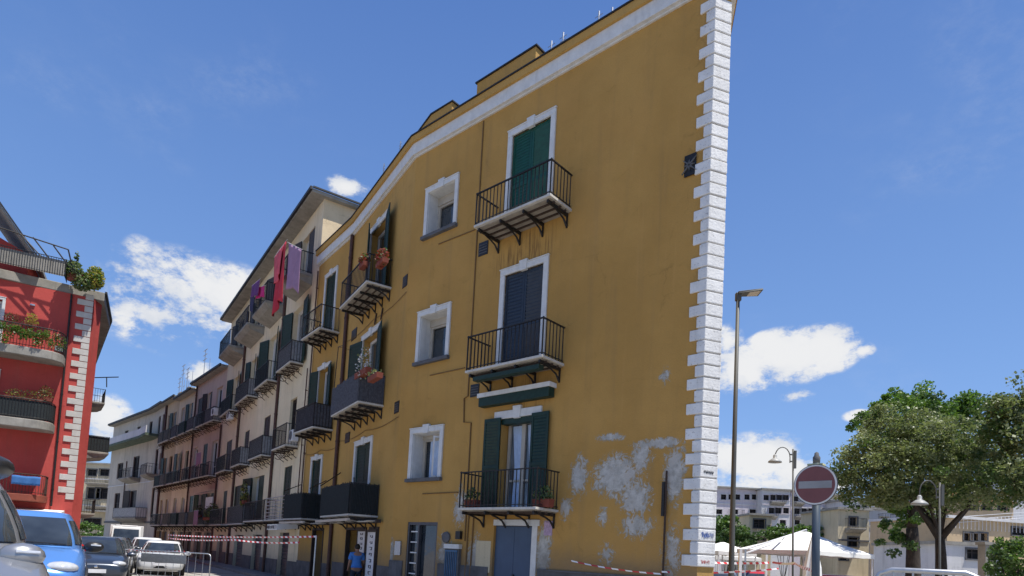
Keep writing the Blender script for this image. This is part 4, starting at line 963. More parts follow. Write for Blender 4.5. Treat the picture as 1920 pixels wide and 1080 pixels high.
obj('pergola', mb, 'iron', rb)
# balconies of the street side seen edge-on
WS = frame(tuple(CH), tuple(SE)); FS = rinv @ WS
def street_pos(x, y, out): return fz(WS, x, y, out)
for (xe, yt, ybm, pan) in ((200, 712, 752, None), (206, 815, 850, ('panel', 'cloth')), (180, 930, 965, None)):
    best = None
    for out in (1.3,):
        u, zt = fz(WS, xe, yt, -out); 
    FS2 = FS @ Matrix(((1, 0, 0, 0), (0, -1, 0, 0), (0, 0, 1, 0), (0, 0, 0, 1)))
    u, zt = fz(WS, xe, yt, -1.25); zb_ = fz(WS, xe, ybm, -1.25)[1]
    u = max(1.0, min(18, u)); balcony(FS2, rb, u - .5, u + 2.2, 1.25, zb_ + .1, 'concrete', h=.9, sp=.14, panel=pan)
mb = MB(rinv); a, b = at(178, 708, 39), at(222, 707, 38); mb.tube([a, b], .03, 6); mb.tube([at(200, 708, 39), at(200, 726, 39)], .03, 6); obj('bracket_aerial', mb, 'iron', rb)

# plants and boxes of the red house
def fplant(name, label, cat, W, x, y, out, w, **k):
    u, z = fz(W, x, y, out); return planter(name, label, cat, W, u - w / 2, out, z, w, **k)
fplant('potted_plant', 'round yellow-green bush in a pot on the upper balcony of the red house', 'plant', WR, 58, 615, .8, .5, lm='leafy', ph=.42, n=350, d=.4)
fplant('potted_plant', 'red-flowered plant beside the bush on the upper balcony of the red house', 'plant', WR, 22, 612, .8, .8, lm=['leafr', 'leaf'], ph=.35, n=300)
fplant('potted_plant', 'row of yellow plants on the dark middle balcony of the red house', 'plant', WR, 45, 752, .8, 1.5, lm=['leafy', 'leafo'], ph=.3, n=400)
fplant('potted_plant', 'bushy plant on the rounded end of the middle balcony of the red house', 'plant', WR, 84, 752, .75, .6, lm=['leafo', 'leafr', 'leafy'], ph=.45, n=450)
iv = MB(); rr = random.Random(3)
for k in range(60): iv.leaves((ru[0] + .05 + k * .07, (1.35 if k > 9 else .75 + k * .065) + rr.uniform(-.02, .1), 10.55 + rr.uniform(-.35, .35)), (.15, .10, .22), 60, .08, rr)
iv_t = thing('climbing_plant', 'pale leafy creeper covering the railing of the upper red balcony', 'plant', M=WR); obj('foliage', iv, ['leafb'], iv_t, recalc=False)
def terrace_bush(label, x, y, r, lms, n):
    u, z = fz(WR, x, y, .55); t = thing('terrace_plant', label, 'plant', WR @ Vector((u, .55, 13.93)), 0, 'plants on the red house terrace')
    mb = MB(); mb.lathe([(.16, 0), (.22, .35)], (0, 0, 0), 12); obj('pot', mb, 'terra', t); mb = MB(); mb.tube([(0, 0, .3), (.03, .02, max(.5, z - 13.93))], .03, 6); obj('stem', mb, 'bark', t)
    mb = MB(); mb.leaves((0, 0, z - 13.93), r, n, .12, random.Random(n), mats=len(lms)); obj('foliage', mb, lms, t, recalc=False)
terrace_bush('dark bushy plant at the left end of the plants on the red house terrace', 135, 506, (.5, .4, .5), ['leafo', 'leaf'], 1100)
terrace_bush('grey-green bush in the middle of the red house terrace plants', 154, 528, (.5, .4, .5), ['leafo', 'leaf'], 1200)
terrace_bush('yellow-green shrub at the outer corner of the red house terrace', 178, 522, (.45, .4, .65), ['leafy', 'leafb', 'leafy'], 1300)
terrace_bush('tall thin plant rising above the terrace plants of the red house', 144, 482, (.10, .10, .32), ['leafo', 'leaf'], 60)

q = fz(WR, 50, 893, 1.36); t = thing('blue_cloth', 'blue cloth hung over the lowest balcony railing of the red house', 'cloth', WR @ Vector((q[0], 1.42, q[1] - .42)), atan2(WR[1][0], WR[0][0]))
mb = MB(); mb.grid(lambda s, t_: (-.55 + 1.1 * s, .02 * sin(s * 17) * (1.2 - t_), .42 * t_ + .01 * sin(s * 9)), 22, 4); o_ = obj('fabric', mb, mat('blue_cloth', (.04, .13, .33), .9), t, smooth=True); x = o_.modifiers.new('t', 'SOLIDIFY'); x.thickness = .012
mb = MB(); mb.hexa([(.3, .02, 2.30), (7, .02, 2.30), (7, 1.9, 2.12), (.3, 1.9, 2.12), (.3, .02, 2.42), (7, .02, 2.42), (7, 1.9, 2.24), (.3, 1.9, 2.24)]); cn_ = obj('ground_floor_canopy', mb, 'canvas', rb)
mb = MB(); mb.box(.3, 7, 1.901, 1.93, 1.98, 2.25); obj('fascia', mb, 'alu', cn_)
# ------------------------------------------------------------------ plants, pots and washing on the yellow and cream houses
fplant('flower_box', 'wide red geranium box on the top street balcony of the yellow house', 'flower box', WA, 716, 498, .88, .62, h=.13, lm=['leafr', 'leaf', 'leafr'], ph=.28, n=500)
fplant('flower_box', 'smaller red geranium box left of the wide one on the top yellow balcony', 'flower box', WA, 682, 502, .88, .5, h=.13, lm=['leafr', 'leaf'], ph=.24, n=350)
fplant('planter_box', 'long terracotta planter on the corner of the grey-screened yellow balcony', 'planter', WA, 703, 713, .95, .8, h=.15, lm=['leafo'], ph=.12, n=60)
fplant('dried_plants', 'pale twiggy plants on the grey-screened yellow balcony', 'plant', WA, 680, 706, .8, 1.1, lm=['leafo', 'plate'], ph=.55, n=260)
fplant('potted_plant', 'dark plant at the left end of the lowest main balcony', 'plant', WF1, 885, 951, .55, .4, lm=['leaf', 'leafo'], ph=.22, n=200)
fplant('potted_plant', 'low plants at the right end of the lowest main balcony', 'plant', WF1, 1018, 951, .5, .5, lm=['leafo', 'leaf'], ph=.25, n=260)
fplant('potted_plant', 'large brownish bush on the lowest balcony of the cream house', 'plant', WC, 456, 945, .5, .9, lm=['leafy', 'leafo', 'bark'], ph=.75, n=700, size=.1)
WP = frame(P4, tuple((V4 + tD * 7.9).xy)); fplant('potted_plants', 'dark planting covering the lowest balcony of the pink house', 'plant', WP, 395, 975, .6, 3.2, lm=['leafo', 'bark', 'leaf'], ph=.7, n=900, size=.1)
fplant('potted_plants', 'small dark plants on the lowest balcony past the pink house', 'plant', WP, 372, 970, .6, 1.6, lm=['leafo', 'bark'], ph=.5, n=400, size=.1)
def cloth(label, W, x0, y0, x1, y1, ybot, out, m, wav=.05, seed=0, o2=None):
    a = fz(W, x0, y0, out); b = fz(W, x1, y1, o2 if o2 is not None else out); zb_ = fz(W, (x0 + x1) / 2, ybot, out)[1]; o2 = out if o2 is None else o2
    A_ = W @ Vector((a[0], out, a[1])); B_ = W @ Vector((b[0], o2, b[1])); drop = (a[1] + b[1]) / 2 - zb_; t = thing('laundry', label, 'laundry', A_)
    D_ = B_ - A_; n_ = Vector((-D_.y, D_.x, 0)).normalized(); rr = random.Random(seed); ph = rr.uniform(0, 6)
    mb = MB()
    def f(s, q): 
        return D_ * (s * (1 - .12 * q) + .06 * q) + Vector((0, 0, -drop * q * (1 + .08 * sin(s * 5 + ph)))) + n_ * wav * (q * .9 + .15) * sin(s * 11 + ph + q * 1.5)
    mb.grid(f, 18, 14); mb2 = obj('cloth', mb, m, t, smooth=True); x = mb2.modifiers.new('thick', 'SOLIDIFY'); x.thickness = .012
    mb = MB(); mb.tube([Vector((0, 0, .02)) - D_ * .1, D_ * 1.1 + Vector((0, 0, .02))], .008, 5); obj('line', mb, 'plate', t); return t
cr1 = mat('red_sheet', (.42, .03, .05), .9, var=.25, scale=2); cr2 = mat('pink_towel', (.55, .09, .12), .9, var=.2, scale=3); cr3 = mat('lilac_sheet', (.30, .18, .28), .9, var=.12); cr4 = mat('magenta_shirt', (.50, .02, .16), .9); cr5 = mat('purple_shirt', (.12, .04, .16), .9); cr6 = mat('navy_trousers', (.03, .03, .08), .9)
cloth('long deep red sheet hanging from the top cream balcony', WC, 519, 475, 537, 452, 568, 1.30, cr1, .09, 1)
cloth('short salmon towel hanging left of the lilac sheet', WC, 515, 482, 530, 462, 520, 1.36, cr2, .05, 2)
cloth('wide lilac sheet hanging from the top cream balcony', WC, 541, 456, 565, 468, 528, 1.24, cr3, .06, 3, o2=1.0)
cloth('magenta shirt on the second top balcony of the cream house', WC, 480, 540, 496, 536, 556, 1.15, cr4, .05, 4)
cloth('purple shirt behind the magenta one on the second top balcony', WC, 473, 536, 487, 524, 552, 1.25, cr5, .05, 5)
cloth('navy trousers hanging below the purple shirt', WC, 470, 556, 478, 550, 580, 1.2, cr6, .02, 6)
cloth('pale lilac washing on the lowest balcony of the far houses', WP, 364, 958, 372, 957, 985, .95, cr3, .03, 7)
cloth('grey washing on the middle balcony past the pink house', WP, 368, 850, 377, 848, 872, .95, cr3, .03, 8)
for (W, par, x, y0, y1) in ((WC, cb, 389, 655, 700),): pass
for x, y0, yt in ((386, 690, 655), (353, 716, 690), (345, 722, 684), (338, 735, 708)):
    W, par = (WP, pk) if x > 370 else (frame(P5, P6), oc_)
    u, zt = fz(W, x, yt, -1.0); mb = MB(par.matrix_world.inverted() @ W); mb.tube([(u, -1, 13.3), (u, -1, zt)], .03, 5)
    for q in (.1, .5, .9): mb.box(u - .55, u + .55, -1.02, -.98, zt - q, zt - q + .05)
    obj('aerial', mb, 'alu', par)

# white shop awning on the cream house corner
mb = MB(); mb.hexa([(.1, .05, 2.02), (1.75, .05, 2.02), (1.75, .9, 1.92), (.1, .9, 1.92), (.1, .05, 2.26), (1.75, .05, 2.26), (1.75, .9, 2.16), (.1, .9, 2.16)]); sa = obj('shop_awning', mb, 'canvas', cb)
mb = MB(); rr = random.Random(5)
for k in range(11):
    x = .2 + k * .138
    for q in ((0, .025, -.07, .07), (.025, .085, .045, .07), (.025, .085, -.07, -.045), (.085, .11, -.06, .06), (.03, .08, -.01, .012)):
        if rr.random() < .75: mb.hexa([(x + a, .905, 2.04 + c) for a, c in ((q[0], q[2]), (q[1], q[2]), (q[1], q[3]), (q[0], q[3]))] + [(x + a, .912, 2.04 + c) for a, c in ((q[0], q[2]), (q[1], q[2]), (q[1], q[3]), (q[0], q[3]))])
obj('lettering', mb, 'dblue', sa)

# ------------------------------------------------------------------ vehicles
def ell(mb, c, r, n=14, m=8):
    ids = []
    for j in range(m + 1):
        th = pi * j / m; ids.append([mb.p(c[0] + r[0] * sin(th) * cos(2 * pi * i / n), c[1] + r[1] * sin(th) * sin(2 * pi * i / n), c[2] + r[2] * cos(th)) for i in range(n)])
    for j in range(m):
        for i in range(n): mb.face(ids[j][i], ids[j][(i + 1) % n], ids[j + 1][(i + 1) % n], ids[j + 1][i])
def vehicle(name, label, cat, paint, loc, rz, L=4.1, W=1.72, H=1.48, hood=.96, cowl=1.0, rear=.35, rake=.78, rrake=.4, mirror=None, group=None, plate=True, roofbox=False, z0=.2):
    t = thing(name, label, cat, loc, rz, group); hw = W / 2; F_, B_ = L / 2, -L / 2
    st = [(F_, .70, .34, .60, .5), (F_ - .07, .84, .26, .68, .5), (F_ - .28, .95, z0, .78, 1), (F_ - .55, .99, z0, .84, 1), (F_ - cowl, 1.0, z0, hood, 1), (0, 1.0, z0, hood + .01, 1), (B_ + .6, .995, z0, hood + .02, 1), (B_ + .18, .94, z0 + .04, hood - .03, 1), (B_ + .04, .86, .30, hood - .12, 1), (B_, .74, .38, hood - .25, 1)]
    mb = MB(); rings = []
    for x, w, zb, zs, k in st:
        w *= hw; pr_ = [(0, zb), (w * .85, zb), (w * .97, zb + .08), (w, zb + (zs - zb) * .45), (w * .985, zs - .10), (w * .90, zs - .01), (w * .55, zs + .03), (0, zs + .04)]
        rings.append([mb.p(x, y, z) for y, z in pr_] + [mb.p(x, -y, z) for y, z in pr_[-2:0:-1]])
    n = len(rings[0])
    for a, b in zip(rings, rings[1:]):
        for i in range(n): mb.face(a[i], a[(i + 1) % n], b[(i + 1) % n], b[i])
    mb.face(*rings[0]); mb.face(*rings[-1][::-1])
    body = obj('body', mb, paint, t, smooth=True, subd=2)
    xf, xr = F_ - cowl + .12, B_ + rear
    def S(a, v, off=0.0):
        e = v ** 1.15; lf, lr = xf - rake * e, xr + rrake * e; cx, lx = (lf + lr) / 2, (lf - lr) / 2 + off; wy = (hw - .075) - .19 * v ** 1.6 + off
        ca, sa_ = cos(a), sin(a); p = 2 / 4.2
        return Vector((cx + lx * math.copysign(abs(ca) ** p, ca), wy * math.copysign(abs(sa_) ** p, sa_) * (1.0 + 0 * lx), hood - .04 + (H - .05 - hood + .04) * v))
    mb = MB(); na = 64; rows = [[mb.p(S(2 * pi * i / na, v)) for i in range(na)] for v in (0, .25, .5, .75, .92, 1)]
    def capring(s, dz): return [mb.p(*((S(2 * pi * i / na, 1).x - S(0, 1).x / 2 - S(pi, 1).x / 2) * s + (S(0, 1).x + S(pi, 1).x) / 2, S(2 * pi * i / na, 1).y * s, H - .05 + dz)) for i in range(na)]
    rows += [capring(.96, .025), capring(.8, .042), capring(.4, .05), capring(.05, .052)]
    for a, b in zip(rows, rows[1:]):
        for i in range(na): mb.face(a[i], a[(i + 1) % na], b[(i + 1) % na], b[i])
    mb.face(*rows[-1]); cab = obj('cabin', mb, paint, t, smooth=True)
    def glassp(name_, a0, a1, v0, v1):
        mb = MB(); mb.grid(lambda s, q: S(radians(a0 + (a1 - a0) * s), v0 + (v1 - v0) * q, .008), 24, 5); return obj(name_, mb, 'glass', cab, smooth=True)
    # superellipse corner sits near 45 degrees
    glassp('windscreen', -43, 43, .10, .90)
    for s_ in (1, -1):
        glassp('side_window', s_ * 50, s_ * 88, .14, .84); glassp('side_window', s_ * 92, s_ * 128, .14, .84)
    glassp('rear_window', 140, 220, .25, .85)
    for sx_ in (F_ - .82, B_ + .78):
        for s_ in (1, -1):
            mb = MB(); r_ = .315; y0 = s_ * (hw - .20); y1 = s_ * (hw + .012)
            mb.lathe([(.1, 0), (r_ * .93, 0), (r_, .03 * s_), (r_, .18 * s_), (r_ * .94, .205 * s_), (r_ * .7, .208 * s_), (r_ * .66, .19 * s_)], (sx_, y0, r_), 28, 'y'); wh = obj('wheel', mb, 'rubber', t, smooth=True)
            mb = MB(); mb.lathe([(r_ * .67, .16 * s_), (r_ * .64, .205 * s_), (r_ * .56, .19 * s_), (.06, .195 * s_), (.03, .21 * s_)], (sx_, y0, r_), 20, 'y'); obj('rim', mb, 'alu', wh, smooth=True)
            mb = MB()
            mb.tube([(sx_ + (r_ + .035) * cos(a), s_ * (hw - .005), r_ + (r_ + .035) * sin(a)) for a in [pi * k / 12 for k in range(13)]], .028, 6); obj('wheel_arch', mb, 'black', t)
            if sx_ > 0:
                mb = MB(); ell(mb, (F_ - .245, s_ * (hw - .30), .70), (.20, .21, .085)); obj('headlight', mb, 'lampglass', t, smooth=True)
                mb = MB(); ell(mb, (F_ - .17, s_ * (hw - .28), .42), (.12, .10, .05)); obj('fog_light', mb, 'black', t, smooth=True)
            else:
                mb = MB(); ell(mb, (B_ + .15, s_ * (hw - .13), .86), (.12, .12, .14)); obj('tail_light', mb, mat('tail_light_red' + label[:4], (.3, .01, .01), .2), t, smooth=True)
    mb = MB(); mb.grid(lambda s, q: (F_ + .012 - .10 * (2 * s - 1) ** 2 - .04 * q, (2 * s - 1) * .48, .535 + .11 * q), 10, 2); g_ = obj('grille', mb, 'black', t)
    mb = MB(); mb.grid(lambda s, q: (F_ + .0 - .14 * (2 * s - 1) ** 2, (2 * s - 1) * .55, .31 + .10 * q), 10, 2); obj('air_intake', mb, 'black', t)
    mb = MB(); ell(mb, (F_ + .0, 0, .60), (.02, .055, .045), 12, 6); obj('badge', mb, 'chrome', t)
    if plate: mb = MB(); mb.box(F_ + .0, F_ + .02, -.26, .26, .42, .53); obj('number_plate', mb, 'plate', t)
    for s_ in (1, -1):
        mb = MB(); ell(mb, (xf - .34, s_ * (hw + .07), hood + .0), (.085, .135, .085)); mm = obj('mirror', mb, mirror or paint, t, smooth=True)
        mb = MB(); mb.tube([(xf - .34, s_ * (hw - .08), hood - .02), (xf - .34, s_ * (hw + .04), hood + .0)], .028, 6); obj('mirror_arm', mb, 'black', mm)
        mb = MB(); mb.tube([(xf - .262, s_ * (hw + .03), hood + .03), (xf - .262, s_ * (hw + .16), hood + .025)], .012, 6); obj('turn_signal', mb, 'lampglass', mm)
    for s_ in (1, -1):
        mb = MB(); mb.tube([(F_ - cowl + .10 + q * .0, s_ * (.05 + .0) + q * .52, hood + .025 + .02 * (1 - q)) for q in (0, 1)], .012, 5); obj('wiper', mb, 'black', t)
    if roofbox:
        mb = MB(); ell(mb, (.12, .18, H + .22), (.95, .36, .20), 18, 10); rbx = obj('roof_box', mb, 'black', t, smooth=True)
        mb = MB(); mb.box(.4, .45, -.6, .6, H - .02, H + .06); mb.box(-.5, -.45, -.6, .6, H - .02, H + .06); obj('crossbar', mb, 'black', t)
    return t
def paint(name, c, metal=.0): return mat(name, c, .28, metal, var=.03, coat=.8, scale=2)
bluep_ = paint('bright_blue_paint', (.10, .26, .62), .35); silver = paint('silver_grey_paint', (.30, .31, .33), .6); white_ = paint('white_car_paint', (.62, .63, .64)); dark_ = paint('dark_blue_paint', (.03, .04, .06), .3); grey_ = paint('grey_car_paint', (.16, .17, .19), .5); redc = paint('red_car_paint', (.40, .02, .02)); blackc = paint('black_car_paint', (.012, .013, .016))
CG = 'cars in the street on the left'
hd = radians(-57)
def carat(x, y, d, z=None): p = at(x, y, d); return (p.x, p.y, gz(p.y) if z is None else z)
bcx = at(44, 1000, 9.9)
vehicle('parked_car', 'bright blue hatchback facing us, behind the silver car', 'car', bluep_, (bcx.x, bcx.y, gz(9.9)), radians(-56), L=3.95, W=1.70, H=1.50, hood=.98, mirror='black', group=CG)
p_ = at(74, 1020, 5.0); f_2 = Vector((cos(radians(-46)), sin(radians(-46)))); l_2 = Vector((-f_2.y, f_2.x)); c_ = p_.xy - f_2 * 1.05 - l_2 * .84
suv = vehicle('parked_car', 'silver-grey car cut off by the left edge, black box on its roof', 'car', silver, (c_.x, c_.y, .20), radians(-46), L=4.5, W=1.84, H=1.66, hood=1.08, rake=.80, cowl=1.15, group=CG, roofbox=True)
bpy.context.view_layer.update()
lm_ = suv.matrix_world.inverted() @ at(40, 1042, 4.75); lb_ = suv.matrix_world.inverted() @ at(-30, 876, 5.7)
for c in suv.children:
    if c.name.startswith('mirror') and c.data.vertices[0].co.y > 0:
        o_ = sum((v.co for v in c.data.vertices), Vector()) / len(c.data.vertices)
        for v in c.data.vertices: v.co = lm_ + (v.co - o_) * 1.12
        for k in c.children:
            for v in k.data.vertices: v.co = lm_ + (v.co - o_) * 1.12
    if c.name.startswith('roof_box'):
        o_ = sum((v.co for v in c.data.vertices), Vector()) / len(c.data.vertices)
        for v in c.data.vertices: v.co = lb_ + (v.co - o_) * .6
vehicle('moving_car', 'white car with a dark grille behind the steel crowd barrier', 'car', white_, carat(303, 1060, 27.5, -.2), radians(-63), L=4.2, W=1.78, H=1.42, hood=.92, group=CG)
vehicle('moving_car', 'white car directly behind the first white car in the street', 'car', white_, carat(278, 1010, 34, -.2), radians(-57), L=4.3, W=1.78, H=1.5, group=CG)
vehicle('parked_car', 'dark blue car parked just behind the bright blue one', 'car', dark_, carat(181, 1050, 20.5), radians(-57), group=CG)
vehicle('parked_car', 'grey car parked second behind the bright blue one', 'car', grey_, carat(200, 1050, 25.5), radians(-57), group=CG)
vehicle('parked_car', 'black car parked third behind the bright blue one', 'car', blackc, carat(214, 1040, 31), radians(-57), H=1.45, group=CG)
# small white lorry further up the street
tl = carat(238, 1000, 47, -.2); lt = thing('lorry', 'small white lorry with a box body far up the street', 'lorry', tl, radians(-60))
mb = MB(); mb.hexa([(.6, -.95, .5), (2.3, -.95, .5), (2.3, .95, .5), (.6, .95, .5), (.6, -.9, 2.15), (1.8, -.88, 2.15), (1.8, .88, 2.15), (.6, .9, 2.15)]); cbn = obj('cab', mb, white_, lt, bevel=.06)
mb = MB(); q0, q1 = (2.2, 1.25), (1.89, 1.98); mb.quad((2.125, -.8, 1.15), (2.125, .8, 1.15), (1.875, .76, 1.98), (1.875, -.76, 1.98)); mb.v = [(x + .03, y, z) for x, y, z in mb.v]; obj('windscreen', mb, 'glass', cbn)
mb = MB(); mb.box(-2.6, .55, -1.05, 1.05, .75, 2.25); obj('cargo_box', mb, 'plate', lt, bevel=.03)
mb = MB(); mb.box(.6, 1.6, -.7, .7, 2.16, 2.26); obj('roof_fairing', mb, 'plate', lt, bevel=.1)
for x in (1.5, -1.8):
    for s_ in (1, -1): mb = MB(); mb.lathe([(.05, 0), (.36, .0), (.36, .22), (.05, .23)], (x, s_ * .85 - .11, .36), 20, 'y'); wh = obj('wheel', mb, 'rubber', lt); mb = MB(); mb.lathe([(.2, .225), (.2, .24), (.03, .245)], (x, s_ * .85 - .11, .36), 14, 'y'); obj('rim', mb, 'alu', wh)
for s_ in (1, -1): mb = MB(); mb.box(2.3, 2.33, s_ * .7 - .14, s_ * .7 + .14, .7, .9); obj('headlight', mb, 'lampglass', lt)
# scooter
def scooter(label, loc, rz):
    t = thing('scooter', label, 'scooter', loc, rz, 'scooters in the street')
    for x in (.62, -.6):
        mb = MB(); pts = [(x + .2 * cos(a), 0, .25 + .2 * sin(a)) for a in [2 * pi * k / 16 for k in range(17)]]; mb.tube(pts, .05, 7); w_ = obj('wheel', mb, 'rubber', t); mb = MB(); mb.lathe([(.13, -.03), (.13, .03), (.03, .035)], (x, 0, .25), 12, 'y'); obj('rim', mb, 'alu', w_)
    mb = MB(); mb.hexa([(-.75, -.14, .32), (-.05, -.16, .25), (-.05, .16, .25), (-.75, .14, .32), (-.85, -.12, .72), (-.1, -.12, .66), (-.1, .12, .66), (-.85, .12, .72)]); mb.box(-.1, .35, -.15, .15, .22, .30); mb.hexa([(.33, -.18, .3), (.45, -.14, .3), (.45, .14, .3), (.33, .18, .3), (.30, -.2, .85), (.38, -.12, .98), (.38, .12, .98), (.30, .2, .85)]); obj('body', mb, blackc, t, bevel=.04)
    mb = MB(); mb.box(-.82, -.1, -.14, .14, .72, .80); obj('seat', mb, 'black', t, bevel=.03)
    mb = MB(); mb.tube([(.62, 0, .25), (.38, 0, .95), (.34, 0, 1.05)], .03, 7); mb.tube([(.26, -.33, 1.08), (.36, -.1, 1.04), (.36, .1, 1.04), (.26, .33, 1.08)], .018, 6); obj('handlebar', mb, 'alu', t)
    mb = MB(); ell(mb, (.45, 0, .86), (.06, .09, .08)); obj('headlight', mb, 'lampglass', t)
scooter('black scooter parked beside the row of dark cars', carat(228, 1050, 24), radians(-50)); scooter('black scooter standing behind the other scooter, near the lorry', carat(236, 1040, 29), radians(-40))

# ------------------------------------------------------------------ street furniture
def barrier(label, p0, p1, h=1.05, cat='barrier', z=None, r=.019, n=11, big=False):
    p0, p1 = Vector(p0), Vector(p1); L_ = (p1 - p0).length; z = gz((p0.y + p1.y) / 2) if z is None else z
    t = thing('crowd_barrier', label, cat, (p0.x, p0.y, z), atan2((p1 - p0).y, (p1 - p0).x)); c = .12
    mb = MB(); mb.tube([(0, 0, .1), (0, 0, h - c), (.035, 0, h - .035), (c, 0, h), (L_ - c, 0, h), (L_ - .035, 0, h - .035), (L_, 0, h - c), (L_, 0, .1)], r, 10); mb.tube([(0, 0, .22), (L_, 0, .22)], r * .8, 8); obj('frame', mb, 'alu', t, smooth=True)
    mb = MB()
    for k in range(1, n): mb.tube([(L_ * k / n, 0, .22), (L_ * k / n, 0, h - .01)], r * .38, 6)
    obj('bars', mb, 'alu', t)
    for x in (.35, L_ - .35): mb = MB(); mb.tube([(x, -.32, .0), (x, -.25, .05), (x, 0, .22), (x, .25, .05), (x, .32, 0)], r * .8, 8); obj('foot', mb, 'alu', t)
    return t
a, b = at(246, 1033, 22.5), at(396, 1036, 22.0); br_ = barrier('steel crowd barrier standing across the street in front of the white car', a.xy, b.xy, 1.08, z=-.2)
mb = MB(); L_ = (b.xy - a.xy).length; mb.box(.42, L_ * .70, -.02, .02, .68, .98); obj('sign_panel', mb, 'alu', br_)
a, b = at(1640, 1078, 5.2), at(1848, 1064, 4.8); barrier('steel crowd barrier close to us at the lower right', a.xy, b.xy, (a.z + b.z) / 2 - gz(5), z=gz(5), r=.021)
tapem = stripemat('red_white_tape', (.75, .74, .73), (.50, .03, .035), .24)
def tape(label, pts, w=.07, sag=.06):
    pts = [Vector(p) for p in pts]; t = thing('barrier_tape', label, 'tape', pts[0])
    mb = MB()
    for a, b in zip(pts, pts[1:]):
        a, b = a - pts[0], b - pts[0]
        def f(s, q, a=a, b=b):
            c = a.lerp(b, s); tw = .6 * sin(s * 7); return c + Vector((0, .0, -sag * 4 * s * (1 - s))) + Vector((0, w * .5 * (2 * q - 1) * sin(tw), w * .5 * (2 * q - 1) * cos(tw)))
        mb.grid(f, 40, 1)
    o = obj('strip', mb, tapem, t, recalc=False); x = o.modifiers.new('thick', 'SOLIDIFY'); x.thickness = .002; return t
tape('upper red and white tape stretched across the street to the thin pole', [at(315, 1003, 30), at(595, 1006, 20.6)], .06)
tape('lower red and white tape ending at the brown downpipe', [at(315, 1009, 30), at(440, 1012, 24), at(562, 1017, 21.5)], .06)
tape('red and white tape in front of the cars on the left', [at(212, 1026, 26), at(338, 1034, 23)], .06)
tape('red and white tape tied to the rusty pipe along the yellow wall', [WF1 @ Vector((2.95, .12, fz(WF1, 1045, 1050, .12)[1])), WF1 @ Vector((.72, .1, fz(WF1, 1252, 1077, .1)[1]))], .032, .04)
tape('red and white tape running right from the yellow corner', [WF1 @ Vector((.7, .12, 1.22)), at(1460, 1066, 13)], .035, .05)
tape('far red and white tape right of the white corner blocks', [at(1325, 1054, 19), at(1442, 1055, 20)], .07, .03)
tape('far red and white tape sloping down towards the round sign', [at(1448, 1054, 19), at(1490, 1056, 17), at(1528, 1070, 11)], .07, .03)
# thin pole beside the shops
q = at(593, 1004, 20.6); t = thing('thin_pole', 'thin pale pole standing at the shop front left of the man in blue', 'pole', (q.x, q.y, gz(q.y)))
mb = MB(); mb.tube([(0, 0, 0), (0, 0, q.z - gz(q.y))], .025, 8); obj('shaft', mb, 'alu', t); mb = MB(); mb.box(-.12, .12, -.12, .12, 0, .04); obj('base', mb, 'black', t)
# tall street lamp
q = at(1371, 1079, 14.8); tp = at(1384, 552, 14.8); t = thing('street_lamp', 'tall grey street lamp with a flat rectangular head beside the white corner', 'street lamp', (q.x, q.y, gz(q.y)))
hh = tp.z - gz(q.y); lx = tp.x - q.x
polem = mat('lamp_post_paint', (.075, .078, .075), .6, .1, var=.15, scale=1)
mb = MB(); mb.tube([(0, 0, 0), (0, 0, .6), (lx * .5, 0, hh * .5), (lx, 0, hh)], [.075, .07, .055, .042], 14); obj('pole', mb, polem, t, smooth=True)
mb = MB(); mb.box(lx - .06, lx + .07, -.05, .05, hh - .16, hh + .03); mb.hexa([(lx - .02, -.09, hh - .01), (lx + .54, -.17, hh + .07), (lx + .54, .17, hh + .05), (lx - .02, .09, hh - .03), (lx - .02, -.09, hh + .05), (lx + .54, -.15, hh + .12), (lx + .54, .15, hh + .10), (lx - .02, .09, hh + .03)]); hd_ = obj('lamp_head', mb, polem, t, bevel=.01)
mb = MB(); mb.hexa([(lx + .24, -.11, hh + .022), (lx + .50, -.13, hh + .060), (lx + .50, .13, hh + .044), (lx + .24, .11, hh + .006), (lx + .24, -.11, hh + .03), (lx + .50, -.13, hh + .068), (lx + .50, .13, hh + .052), (lx + .24, .11, hh + .014)]); obj('lamp_glass', mb, 'frame', hd_)
# gooseneck lamps
def goose(label, x, ytop, xs, ys, d):
    q = at(x, 1080, d); tp = at(x, ytop, d); sh = at(xs, ys, d); z0 = gz(d); t = thing('street_lamp', label, 'street lamp', (q.x, q.y, z0), 0, 'lamps with curved necks'); h = tp.z - z0; r = (tp.x - sh.x) / 2; lx = tp.x - q.x
    mb = MB(); mb.tube([(0, 0, 0), (0, 0, 1), (lx, 0, h)], [.05, .032, .026], 10); obj('pole', mb, polem, t, smooth=True)
    mb = MB(); zc = h - .28; sx_ = sh.x - q.x
    pts = [(lx - .09, 0, h - .45), (lx - .09, 0, zc)] + [(lx - .09 - (r - .045) + (r - .045) * cos(a), 0, zc + .32 * sin(a)) for a in [pi * k / 10 for k in range(1, 10)]] + [(sx_, 0, zc), (sx_, 0, sh.z - z0 + .22)]
    mb.tube(pts, .016, 8); mb.box(lx - .1, lx, -.02, .02, h - .42, h - .38); mb.box(lx - .1, lx, -.02, .02, h - .2, h - .16); obj('neck', mb, polem, t, smooth=False)
    mb = MB(); zz = sh.z - z0; mb.lathe([(.03, .24), (.06, .2), (.06, .12), (.10, .10), (.20, .02), (.21, -.02), (.19, -.01), (.035, .05)], (sx_, 0, zz), 24); obj('lamp_shade', mb, mat('grey_enamel', (.28, .29, .29), .5), t, smooth=True)
    mb = MB(); mb.box(lx + .02, lx + .10, -.04, .04, h - .62, h - .05); obj('control_box', mb, polem, t)
goose('curved-neck street lamp against the cloud left of the no-entry sign', 1487, 842, 1453, 866, 20)
goose('curved-neck street lamp in front of the forked tree trunk', 1762, 905, 1724, 945, 17)
